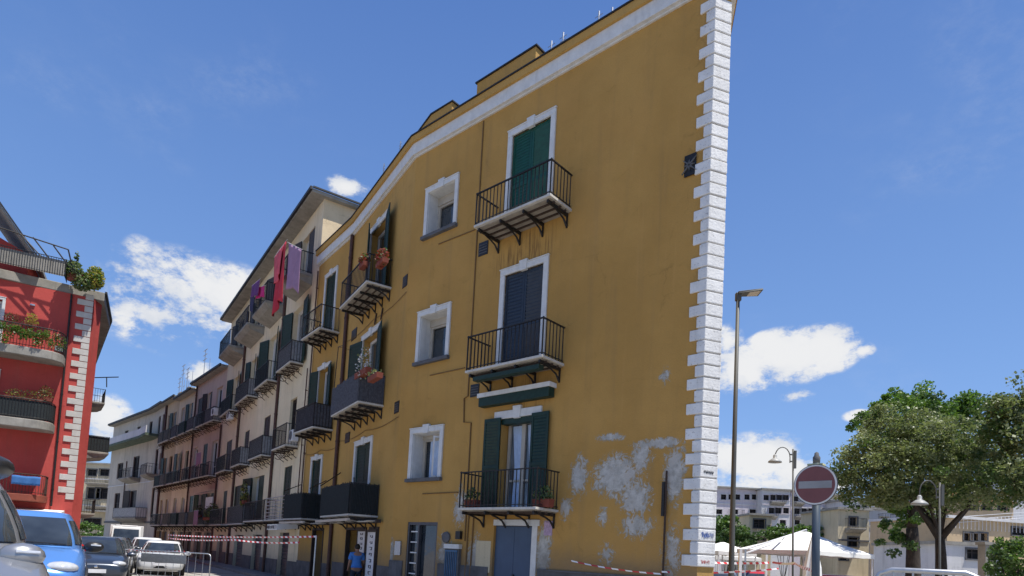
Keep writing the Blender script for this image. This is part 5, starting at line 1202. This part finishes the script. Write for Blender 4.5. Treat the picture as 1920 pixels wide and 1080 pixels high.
# no-entry sign
q = at(1530, 1080, 9.5); c = at(1529, 909, 9.5); z0 = gz(9.5); t = thing('no_entry_sign', 'faded round no-entry sign on a thick grey post', 'road sign', (c.x, c.y, z0), atan2(-c.x, c.y) * -1 + 0)
t.rotation_euler = (0, 0, atan2(c.y, c.x) - pi / 2 - radians(16))
mb = MB(); h = c.z - z0; mb.tube([(.012, .10, 0), (-.02, .10, h + .34)], .058, 16); obj('post', mb, mat('grey_blue_post', (.055, .075, .10), .5, .2, var=.1), t, smooth=True)
mb = MB(); mb.lathe([(.31, -.012), (.31, .012)], (0, 0, h), 48, 'y'); disc = obj('disc', mb, 'black', t)
mb = MB(); mb.lathe([(.302, -.018), (.302, -.0121)], (0, 0, h), 48, 'y'); obj('white_rim', mb, 'white', disc)
mb = MB(); mb.lathe([(.278, -.022), (.278, -.0181)], (0, 0, h), 48, 'y'); obj('red_face', mb, mat('faded_red', (.17, .062, .062), .6, var=.1, scale=4), disc)
mb = MB(); mb.box(-.235, .235, -.027, -.0221, h - .055, h + .055); obj('white_bar', mb, mat('faded_white', (.27, .27, .27), .6), disc)
mb = MB(); mb.box(-.13, .09, .02, .18, h + .30, h + .33); obj('cap_plate', mb, mat('yellowish_plate', (.45, .45, .25), .6), t)
mb = MB(); mb.lathe([(.05, 0), (.055, .10), (.035, .13), (.03, .17), (.0, .19)], (-.02, .10, h + .331), 14); obj('post_cap', mb, 'sill', t, smooth=True)

# ------------------------------------------------------------------ parasols on the square
def parasol(label, c, half, zt, ze, rz, closed=False, group='white parasols on the square'):
    t = thing('parasol', label, 'parasol', (c[0], c[1], gz(c[1])), rz, group); g = gz(c[1]); zt -= g; ze -= g
    if closed:
        mb = MB(); mb.tube([(0, 0, 0), (0, 0, zt)], .035, 8); obj('pole', mb, 'plate', t)
        mb = MB(); nn = 16; rings = []
        for z, r in ((.9, .17), (1.3, .15), (zt - .5, .11), (zt - .1, .04), (zt + .05, .01)): rings.append([mb.p(r * (1 + .3 * (k % 2)) * cos(2 * pi * k / nn), r * (1 + .3 * (k % 2)) * sin(2 * pi * k / nn), z) for k in range(nn)])
        for a, b in zip(rings, rings[1:]):
            for k in range(nn): mb.face(a[k], a[(k + 1) % nn], b[(k + 1) % nn], b[k])
        obj('folded_canopy', mb, 'canvas', t); return
    cs = [(-half, -half), (half, -half), (half, half), (-half, half)]
    mb = MB(); top = [mb.p(x * .06, y * .06, zt) for x, y in cs]; mid = [mb.p(x * .55, y * .55, ze + (zt - ze) * .42) for x, y in cs]; ed_ = [mb.p(x, y, ze) for x, y in cs]
    for a, b in ((top, mid), (mid, ed_)):
        for k in range(4): mb.face(a[k], a[(k + 1) % 4], b[(k + 1) % 4], b[k])
    mb.face(*top); o = obj('canopy', mb, 'canvas', t); x = o.modifiers.new('t', 'SOLIDIFY'); x.thickness = .01
    mb = MB()
    for k in range(4):
        (x0, y0), (x1, y1) = cs[k], cs[(k + 1) % 4]; mb.grid(lambda s, q: (x0 + (x1 - x0) * s, y0 + (y1 - y0) * s, ze - .005 - .2 * q * (1 - .12 * abs(sin(s * 12)))), 24, 1)
    o = obj('valance', mb, 'canvas', t); x = o.modifiers.new('t', 'SOLIDIFY'); x.thickness = .008
    mb = MB(); mb.tube([(0, 0, 0), (0, 0, zt - .05)], .04, 8); obj('pole', mb, 'plate', t)
    for x, y in cs: mb = MB(); mb.bar((x * .98, y * .98, ze - .03), (0, 0, zt - .08), .02); obj('rib', mb, 'frame', t)
    for x, y in cs[:2]: mb = MB(); mb.bar((x * .96, y * .96, 0), (x * .96, y * .96, ze), .05); obj('corner_pole', mb, 'plate', t)
parasol('large white parasol with a pyramid top left of the no-entry sign post', (14.1, 30.5), 2.15, 3.25, 2.28, radians(28))
parasol('smaller white parasol just right of the white corner blocks', (11.2, 33.5), 1.2, 2.65, 2.15, radians(20))
parasol('low white parasol behind the tall lamp post', (12.6, 37), 1.4, 2.35, 1.95, radians(10))
q = at(1523, 1080, 15); parasol('closed white parasol beside the no-entry sign post', (q.x, q.y), .2, at(1523, 1004, 15).z, 2, 0, True)
q0, q1 = at(1398, 1030, 26), at(1512, 993, 34); t = thing('canopy_beam', 'sloping white slatted beam behind the large white parasol', 'canopy', (q0.x, q0.y, gz(30)))
for dz in (0, -.16): mb = MB(); mb.bar((0, 0, q0.z - gz(30) + dz), (q1.x - q0.x, q1.y - q0.y, q1.z - gz(30) + dz), .05); obj('beam', mb, 'plate', t)
for s_ in (0, 1): mb = MB(); x, y = (q1.x - q0.x) * s_, (q1.y - q0.y) * s_; mb.bar((x, y, 0), (x, y, (q0.z if s_ == 0 else q1.z) - gz(30)), .06); obj('post', mb, 'alu', t)
q = at(1387, 1080, 16)
for (x, yt, d, lab) in ((1387, 1029, 16, 'white post standing right of the tall lamp post'), (1436, 1040, 22, 'white post under the left eaves of the large parasol')):
    q, z_ = at(x, 1080, d), at(x, yt, d).z; t = thing('white_post', lab, 'post', (q.x, q.y, gz(d))); mb = MB(); mb.box(-.035, .035, -.035, .035, 0, z_ - gz(d)); obj('shaft', mb, 'plate', t); mb = MB(); mb.box(-.15, .15, -.15, .15, 0, .05); obj('base', mb, 'concrete', t)
rc = 0
for (x, d, pnt, lab) in ((1556, 27, white_, 'white car roof seen right of the sign post'), (1583, 31, redc, 'red car parked between the white ones on the square'), (1606, 27.5, white_, 'white car below the right eaves of the large parasol'), (1350, 26, grey_, 'grey car seen just right of the yellow corner'), (1410, 28, redc, 'red car under the parasols')):
    vehicle('parked_car', lab, 'car', pnt, (at(x, 1080, d).x, d, -.26), radians(-100 if d < 29 else -80), H=1.44 if pnt is not redc else 1.52, group='cars parked on the square', plate=False)

# ------------------------------------------------------------------ trees
def tree(name, label, d, trunk, limbs, clumps, lms, leaf, seed, group=None, tr=.2):
    """trunk: photo points; limbs: lists of photo points with a depth offset; clumps: (x, y, ddepth, rx, ry, rz metres, count)"""
    b = at(trunk[0][0], trunk[0][1], d); z0 = gz(d); t = thing(name, label, 'tree', (b.x, d, z0), 0, group)
    O = Vector((b.x, d, z0)); P_ = lambda x, y, dd=0: at(x, y, d + dd) - O
    mb = MB(); pts = [Vector((0, 0, 0))] + [P_(x, y) for x, y in trunk]; mb.tube(pts, [tr * 1.35] + [tr * (1 - .12 * k) for k in range(len(trunk))], 12)
    for L_ in limbs:
        pp = [P_(*q) for q in L_]; mb.tube(pp, [max(.03, tr * .72 * (1 - .8 * k / (len(pp) - 1))) for k in range(len(pp))], 8)
    rr = random.Random(seed)
    hub = pts[-1]
    for c in clumps[::2]:
        e = P_(c[0], c[1], c[2]); m_ = hub.lerp(e, .5) + Vector((rr.uniform(-.2, .2), rr.uniform(-.2, .2), rr.uniform(0, .3))); mb.tube([hub, m_, e], [.07, .05, .02], 5)
    obj('trunk', mb, 'bark', t, smooth=True)
    mb = MB()
    for (x, y, dd, rx, ry, rz, n) in clumps:
        c = P_(x, y, dd); k = max(3, int(n / 72))
        for i in range(k):
            while True:
                q = Vector((rr.uniform(-1, 1), rr.uniform(-1, 1), rr.uniform(-1, 1)))
                if .25 < q.length < 1: break
            cc = (c.x + q.x * rx, c.y + q.y * ry, c.z + q.z * rz); s_ = rr.uniform(.20, .42)
            m0 = len(mb.mi); mb.leaves(cc, (s_ * 1.15, s_ * 1.15, s_ * .8), 110, leaf, rr, .2); mi_ = rr.randrange(len(lms))
            for j in range(m0, len(mb.mi)): mb.mi[j] = mi_
    obj('crown', mb, lms, t, recalc=False); return t
cl1 = []
for (x, y, rx, rz, n) in ((1640, 870, 1.15, .9, 3200), (1610, 905, .7, .6, 1300), (1700, 830, 1.2, .85, 3200), (1665, 800, .8, .6, 1500), (1760, 830, 1.2, .9, 3000), (1730, 890, 1.2, .7, 2600), (1690, 925, 1.1, .45, 1700), (1640, 930, .8, .4, 1100), (1800, 870, 1.1, .9, 2800), (1850, 840, 1.0, .9, 2400), (1820, 920, .9, .5, 1300), (1770, 935, .8, .35, 800), (1860, 900, .7, .6, 1200), (1600, 870, .5, .5, 700), (1720, 800, .9, .5, 1300)):
    cl1.append((x, y, R.uniform(-.8, .8), rx * 1.08, 1.5, rz * 1.08, n * 1.45))
tree('broad_tree', 'broad grey-green tree with a forked dark trunk on the right', 22, [(1765, 1080), (1764, 1040), (1762, 1008)], [[(1762, 1010), (1745, 985), (1728, 962), (1715, 940), (1690, 905)], [(1763, 1010), (1785, 985), (1812, 955), (1826, 925), (1840, 880)]], cl1, ['leafo', 'leafo', 'leafo', 'leaf', 'leafo'], .095, 11, tr=.19)
cl2 = [(x, y, R.uniform(-1, 1), rx, 1.6, rz, n) for (x, y, rx, rz, n) in ((1660, 770, .9, .6, 1500), (1700, 752, 1.0, .6, 1700), (1750, 765, 1.0, .7, 1700), (1795, 768, 1.0, .6, 1600), (1830, 780, .8, .6, 1200), (1625, 800, .5, .5, 600), (1690, 990, .6, .7, 700), (1680, 1020, .5, .5, 400), (1720, 975, .5, .4, 400), (1700, 945, .7, .6, 700))]
tree('leafy_tree', 'bright green tree showing above and below the broad grey-green one', 30, [(1712, 1080), (1712, 1030), (1710, 990)], [[(1710, 990), (1715, 920), (1725, 850)]], cl2, ['leafb', 'leaf', 'leafb'], .15, 12, tr=.33)
cl3 = [(x, y, R.uniform(-.6, .6), rx, 1.3, rz, n) for (x, y, rx, rz, n) in ((1900, 790, .9, .6, 1900), (1930, 740, .8, .5, 1300), (1870, 830, .7, .5, 1200), (1935, 860, .9, .8, 2200), (1900, 910, .6, .5, 1000), (1960, 800, 1.0, .9, 1800), (2000, 760, 1.0, .9, 1500), (2010, 880, 1.0, .9, 1500), (1895, 760, .5, .35, 700), (1930, 935, .6, .3, 500), (1860, 885, .5, .4, 600))]
tree('broad_tree', 'grey-green tree cut off by the right edge of the picture', 19, [(1990, 1080), (1988, 1020), (1985, 960)], [[(1985, 960), (1960, 900), (1930, 850)]], cl3, ['leafo', 'leaf', 'leafo'], .10, 13, tr=.2)
def bush(name, label, x, y, d, r, n, lms, leaf, seed, cat='shrub', group=None):
    p = at(x, y, d); z0 = gz(d); t = thing(name, label, cat, (p.x, d, z0), 0, group); rr = random.Random(seed); h = p.z - z0
    mb = MB()
    for k in range(5): a = k * 1.3; mb.tube([(0, 0, 0), (r[0] * .5 * cos(a), r[1] * .5 * sin(a), h)], [.04, .015], 5)
    obj('stem', mb, 'bark', t); mb = MB()
    for k in range(int(n / 60)):
        q = Vector((rr.gauss(0, 1), rr.gauss(0, 1), rr.gauss(0, 1))).normalized() * rr.uniform(.5, .95); mb.leaves((q.x * r[0], q.y * r[1], h + q.z * r[2]), (r[0] * .25, r[1] * .25, r[2] * .22), 60, leaf, rr, mats=len(lms))
    obj('foliage', mb, lms, t, recalc=False)
bush('round_shrub', 'clipped dark green shrub at the right edge', 1912, 1055, 12, (.55, .6, .55), 5200, ['leaf', 'leaf', 'leafb'], .06, 21)
bush('tree_clump', 'green trees beyond the parasols right of the yellow corner', 1362, 1000, 70, (2.4, 2, 2.0), 3600, ['leafb', 'leaf'], .30, 22, 'tree')
for (x, y, w, s_, lab) in ((1385, 1010, 2.6, 23, 'dark trees left of the small pale yellow house'), (1470, 1003, 2.2, 24, 'green hedge right of the small pale yellow house'), (1515, 1002, 2.2, 25, 'green hedge behind the big parasol top'), (1556, 1003, 2.2, 26, 'bright green shrub right of the sign post')):
    bush('hedge', lab, x, y, 66, (w, 1.5, 1.15), 3000, ['leafb', 'leaf'] if s_ != 23 else ['leaf'], .26, s_, 'hedge', 'greenery across the square')

# ------------------------------------------------------------------ houses across the square and beyond
def back_house(name, label, xr, xl, yt, d, wm, rows, flat=True, d2=None, roof='concrete', back=8, eave=.3, pitched=None, sh='brownsh', balc=(), wt='sill', lines=(), seed=2):
    pr_, pl_ = at(xr, yt, d), at(xl, yt, d2 or d); W = frame((pr_.x, pr_.y), (pl_.x, pl_.y)); L = (pl_.xy - pr_.xy).length; zt = pr_.z; t = thing(name, label, 'building', M=W)
    ops = []
    for (xs, y0, y1, w) in rows:
        for x in xs:
            u, z1 = fz(W, x, y0); z0 = fz(W, x, y1)[1]; z0 = z1 - max(.6, z1 - z0)
            if .1 < u - w / 2 and u + w / 2 < L - .1: ops.append((u - w / 2, u + w / 2, z0, z1, .25))
    mb = MB(); wall(mb, 0, L, -.6, zt, ops); obj('wall', mb, wm, t)
    mb = MB(); mb.quad((0, 0, -.6), (0, -back, -.6), (0, -back, zt), (0, 0, zt)); mb.quad((L, 0, -.6), (L, -back, -.6), (L, -back, zt), (L, 0, zt)); mb.quad((0, -back, -.6), (L, -back, -.6), (L, -back, zt), (0, -back, zt)); obj('wall', mb, wm, t)
    mb = MB()
    if pitched: mb.hexa([(-.3, .4, zt), (L + .3, .4, zt), (L + .3, -back, zt), (-.3, -back, zt), (-.3, .4, zt + .1), (L + .3, .4, zt + .1), (L + .3, -back, zt + pitched), (-.3, -back, zt + pitched)])
    else: mb.box(-.2, L + .2, -back, eave, zt, zt + .22)
    obj('roof', mb, roof, t)
    for o in ops:
        u0, u1, z0, z1, D = o; mb = MB(); mb.box(u0 - .12, u1 + .12, 0, .05, z1, z1 + .12); mb.box(u0 - .12, u1 + .12, 0, .10, z0 - .1, z0); mb.box(u0 - .12, u0, 0, .045, z0, z1); mb.box(u1, u1 + .12, 0, .045, z0, z1); f = obj('window', mb, wt, t)
        mb = MB(); mb.quad((u0, -D, z0), (u1, -D, z0), (u1, -D, z1), (u0, -D, z1)); obj('pane', mb, 'dark', f)
        mb = MB(); mb.box((u0 + u1) / 2 - .04, (u0 + u1) / 2 + .04, -D + .01, -D + .06, z0, z1); mb.box(u0, u1, -D + .005, -D + .055, z0 + (z1 - z0) * .6, z0 + (z1 - z0) * .6 + .06); obj('frame', mb, sh, f)
    for (x0, x1, y) in balc:
        u1_, z_ = fz(W, x0, y); u0_ = fz(W, x1, y)[0]; balcony(I4, t, u0_, u1_, .9, z_, 'concrete', h=.95, sp=.25)
    for (x0, x1, y, m_) in lines:
        u1_, z_ = fz(W, x0, y); u0_ = fz(W, x1, y)[0]; mb = MB(); mb.box(max(0, u0_), min(L, u1_), 0, .08, z_ - .08, z_ + .08); obj('string_course', mb, m_, t)
    return t, W, L
back_house('apartment_building', 'pale violet building with a long top storey just right of the yellow corner', 1428, 1300, 919, 92, 'palewall', [((1357, 1371, 1383, 1401, 1415), 927, 937, .8), ((1348, 1378, 1412), 955, 964, 1.0), ((1352, 1366, 1395), 976, 986, .9)], balc=[(1365, 1392, 968)], lines=[(1300, 1428, 941, 'whitewall'), (1300, 1428, 990, 'concrete')], wt='whitewall', eave=.5)
back_house('apartment_building', 'pale violet building with shaded balconies in the middle of the far row', 1482, 1429, 921, 90, 'whitewall', [((1437, 1450, 1462, 1474), 928, 938, .8), ((1434, 1447, 1460, 1474), 952, 963, .85), ((1440, 1468), 975, 985, .9)], balc=[(1443, 1470, 941), (1430, 1455, 967)], lines=[(1429, 1482, 945, 'palewall')], wt='palewall', eave=.4)
back_house('apartment_building', 'pale violet building with a reddish roof edge behind the curved lamp', 1553, 1483, 925, 91, 'palewall', [((1492, 1506, 1545), 931, 940, .8), ((1495, 1508, 1521, 1534, 1545), 953, 964, .85), ((1495, 1521, 1543), 975, 984, .8)], roof='tile', pitched=.5, balc=[(1488, 1505, 943), (1488, 1512, 968), (1535, 1552, 968)], lines=[(1483, 1553, 990, 'concrete')], wt='whitewall')
back_house('apartment_building', 'narrow pale yellow building at the right end of the far row', 1580, 1553, 930, 93, 'paleyel', [((1560, 1572), 938, 948, .8), ((1560, 1572), 960, 970, .8), ((1560, 1572), 980, 990, .8)], lines=[(1553, 1580, 954, 'whitewall')], wt='whitewall')
for x0, x1, yt, d_, m_, lab in ((1335, 1400, 905, 130, 'tanwall', 'tan house on the hill behind the far violet row, left'), (1590, 1640, 940, 85, 'whitewall', 'white house between the cream house and the tree'), (1780, 1812, 932, 95, 'palewall', 'pale violet house under the broad tree, far away'), (1835, 1870, 918, 118, 'paleyel', 'pale yellow house highest behind the red tiled roof'), (1862, 1895, 930, 92, 'whitewall', 'white house right of the red tiled roof'), (1700, 1760, 945, 90, 'tanwall', 'tan house seen between the tree trunks')):
    if x0 > 1400: back_house('far_house', lab, x1, x0, yt, d_, m_, [(tuple(range(x0 + 7, x1 - 4, 12)), yt + 7, yt + 16, .8), (tuple(range(x0 + 7, x1 - 4, 12)), yt + 28, yt + 38, .8)], wt='whitewall', roof='tile' if x0 in (1700,) else 'concrete', pitched=.8 if x0 in (1700,) else None)
back_house('small_house', 'small pale yellow house with two dark windows behind the tall lamps', 1447, 1405, 968, 72, 'paleyel', [((1424,), 974, 990, 1.3), ((1424,), 1000, 1012, 1.3)], balc=[(1412, 1440, 1000)], eave=.4)
back_house('apartment_building', 'cream house with a balcony half hidden by the broad tree', 1630, 1572, 958, 62, 'paleyel', [((1600,), 970, 986, .75), ((1600,), 1008, 1024, 1.0), ((1582, 1620), 1036, 1050, .8)], balc=[(1584, 1616, 990)], lines=[(1572, 1630, 1012, 'sill')])
back_house('apartment_building', 'pale bluish-white house with three rows of windows seen under the trees', 1765, 1630, 962, 62.5, 'whitewall', [((1658, 1695, 1728), 970, 980, .75), ((1658, 1695, 1728), 998, 1010, .75), ((1658, 1695, 1728), 1031, 1044, .85)], balc=[(1645, 1670, 982), (1645, 1670, 1012)], lines=[(1630, 1765, 988, 'white'), (1630, 1765, 1018, 'white')], wt='paleyel')
back_house('terrace_building', 'long tan building with a white roof terrace railing at the right', 1960, 1776, 985, 52, 'tanwall', [((1815, 1828, 1843), 1000, 1009, .8), ((1912,), 990, 1003, 1.6)], roof='whitewall', d2=50)
q0, q1 = at(1792, 980, 50), at(1960, 968, 52)
t = thing('roof_railing', 'white railing and frame along the terrace of the tan building', 'railing', (q0.x, q0.y, 0)); D_ = q1 - q0; mb = MB()
for k in range(25): mb.bar((D_.x * k / 24, D_.y * k / 24, at(1792, 988, 50).z - .1), (D_.x * k / 24, D_.y * k / 24, q0.z + D_.z * k / 24 + .2), .03)
for dz in (.2, 0, .45): mb.bar((0, 0, q0.z + dz), (D_.x, D_.y, q1.z + dz), .04)
obj('rails', mb, 'plate', t)
back_house('low_building', 'low grey-white building with one window under the tan terrace building', 1880, 1762, 1026, 44, 'whitewall', [((1826,), 1030, 1048, 1.0), ((1775,), 1035, 1055, 1.0)], wt='sill', eave=.15)
back_house('far_house', 'house with a red tiled roof in the distance at the right', 1900, 1800, 944, 88, 'tanwall', [((1825, 1850, 1880), 948, 956, 1.3)], roof='tile', pitched=2.2)
back_house('far_house', 'white house high in the distance at the right edge', 1990, 1880, 900, 100, 'whitewall', [((1905, 1925, 1945), 905, 916, 1.4), ((1905, 1925), 925, 937, 1.4)], roof='concrete')
for x, w, yt, m_, lab in ((1850, .30, 1022, 'concrete', 'brownish stone pillar left of the round shrub'), (1866, .16, 1024, 'whitewall', 'slim white banded pillar next to the brownish one')):
    q = at(x, 1080, 18); z_ = at(x, yt, 18).z - gz(18); t = thing('stone_pillar', lab, 'pillar', (q.x, 18, gz(18))); mb = MB(); mb.box(-w / 2, w / 2, -w / 2, w / 2, 0, z_); obj('shaft', mb, m_, t, bevel=.015); mb = MB(); mb.box(-w / 2 - .04, w / 2 + .04, -w / 2 - .04, w / 2 + .04, z_, z_ + .08); obj('cap', mb, m_, t)
q = at(1640, 1080, 40); struct(strip('square_kerb', [(8, 41), (45, 41)], .4, -.4, -.05, 'paving'))
# beyond the end of the street
back_house('far_house', 'pale yellow house glimpsed between the red house and the curved grey one', 214, 120, 872, 100, 'paleyel', [((173, 196), 880, 892, 1.5), ((176, 192), 915, 935, 2.0), ((173, 192), 950, 968, 1.8)], lines=[(120, 214, 895, 'whitewall'), (120, 214, 945, 'whitewall')], balc=[(165, 205, 905), (165, 205, 948)])
back_house('low_building', 'low cream building with a wide grey roof at the end of the street', 226, 150, 962, 86, 'paleyel', [((172,), 972, 990, 2.5)], roof='concrete', eave=1.0)
bush('tree_clump', 'small green bushes at the far end of the street', 176, 996, 80, (3.5, 2, 1.2), 1800, ['leafb', 'leaf'], .3, 31, 'shrub')

# ------------------------------------------------------------------ the man in blue
def skin(name, pts, edges, m, parent, lv=2):
    me = bpy.data.meshes.new(name); me.from_pydata([p[:3] for p in pts], edges, []); me.materials.append(MT[m]); o = bpy.data.objects.new(name, me); COL.objects.link(o); o.parent = parent
    x = o.modifiers.new('skin', 'SKIN'); x.use_smooth_shade = True
    if not me.skin_vertices: me.skin_vertices.new() if hasattr(me.skin_vertices, 'new') else None
    for i, p in enumerate(pts):
        r = p[3] if isinstance(p[3], tuple) else (p[3], p[3]); me.skin_vertices[0].data[i].radius = r
    me.skin_vertices[0].data[0].use_root = True
    y = o.modifiers.new('sub', 'SUBSURF'); y.levels = lv; y.render_levels = lv; return o
q = at(671, 1021, 20.6); man = thing('person', 'man in a sky blue T-shirt and dark trousers, seen from behind at the shops', 'person', (q.x, q.y, gz(20.6)), radians(28))
s_ = (q.z - gz(20.6)) / 1.72; man.scale = (s_,) * 3
bp = [(0, 0, .93, (.15, .11)), (0, 0, 1.08, (.14, .10)), (0, .01, 1.25, (.16, .11)), (0, .0, 1.40, (.155, .10)), (0, .01, 1.49, .055), (0, .03, 1.56, (.075, .09)), (0, .035, 1.66, (.078, .095))]
ed2 = [(0, 1), (1, 2), (2, 3), (3, 4), (4, 5), (5, 6)]
for sg in (1, -1):
    i = len(bp); bp += [(sg * .19, 0, 1.40, .055), (sg * .24, -.02, 1.14, .042), (sg * .23, .12, .95, .034), (sg * .225, .16, .90, .028)]; ed2 += [(3, i), (i, i + 1), (i + 1, i + 2), (i + 2, i + 3)]
    j = len(bp); bp += [(sg * .10, 0, .84, .085), (sg * .11, .02, .47, .058), (sg * .115, -.01, .10, .04), (sg * .125, .13, .035, .035)]; ed2 += [(0, j), (j, j + 1), (j + 1, j + 2), (j + 2, j + 3)]
    k = 0
    for dx, dz, ln in ((-.022, -.02, .060), (-.007, -.025, .072), (.009, -.025, .068), (.024, -.02, .055)):
        f = len(bp); bp += [(sg * .225 + sg * dx, .18, .885, .010), (sg * .225 + sg * dx * 1.2, .20, .885 - ln * .55, .009), (sg * .225 + sg * dx * 1.1, .19, .885 - ln, .008)]; ed2 += [(i + 3, f), (f, f + 1), (f + 1, f + 2)]
    f = len(bp); bp += [(sg * .195, .20, .90, .010), (sg * .185, .225, .885, .009)]; ed2 += [(i + 3, f), (f, f + 1)]
skin('body', bp, ed2, 'skin', man)
sp_ = [(0, 0, 1.10, (.175, .125)), (0, 0, .98, (.175, .13)), (0, .01, 1.25, (.18, .125)), (0, 0, 1.40, (.17, .11)), (0, .01, 1.455, (.08, .075))]; se = [(0, 1), (0, 2), (2, 3), (3, 4)]
for sg in (1, -1): i = len(sp_); sp_ += [(sg * .19, 0, 1.40, .075), (sg * .225, -.01, 1.25, .072), (sg * .235, -.015, 1.19, .07)]; se += [(3, i), (i, i + 1), (i + 1, i + 2)]
skin('t_shirt', sp_, se, 'tshirt', man)
tp_ = [(0, 0, .93, (.165, .125))]; te = []
for sg in (1, -1): i = len(tp_); tp_ += [(sg * .10, 0, .82, .105), (sg * .11, .02, .47, .085), (sg * .115, 0, .08, .07)]; te += [(0, i), (i, i + 1), (i + 1, i + 2)]
skin('trousers', tp_, te, 'denim', man)
mb = MB(); ell(mb, (0, .015, 1.645), (.088, .105, .105), 18, 12); obj('hair', mb, 'hair', man, smooth=True)
mb = MB(); 
for sg in (1, -1): ell(mb, (sg * .083, .04, 1.60), (.012, .025, .033), 8, 6)
obj('ear', mb, 'skin', man, smooth=True)
for sg in (1, -1): mb = MB(); ell(mb, (sg * .122, .06, .045), (.05, .14, .05), 12, 8); obj('shoe', mb, 'black', man, smooth=True)
bpy.context.view_layer.update()
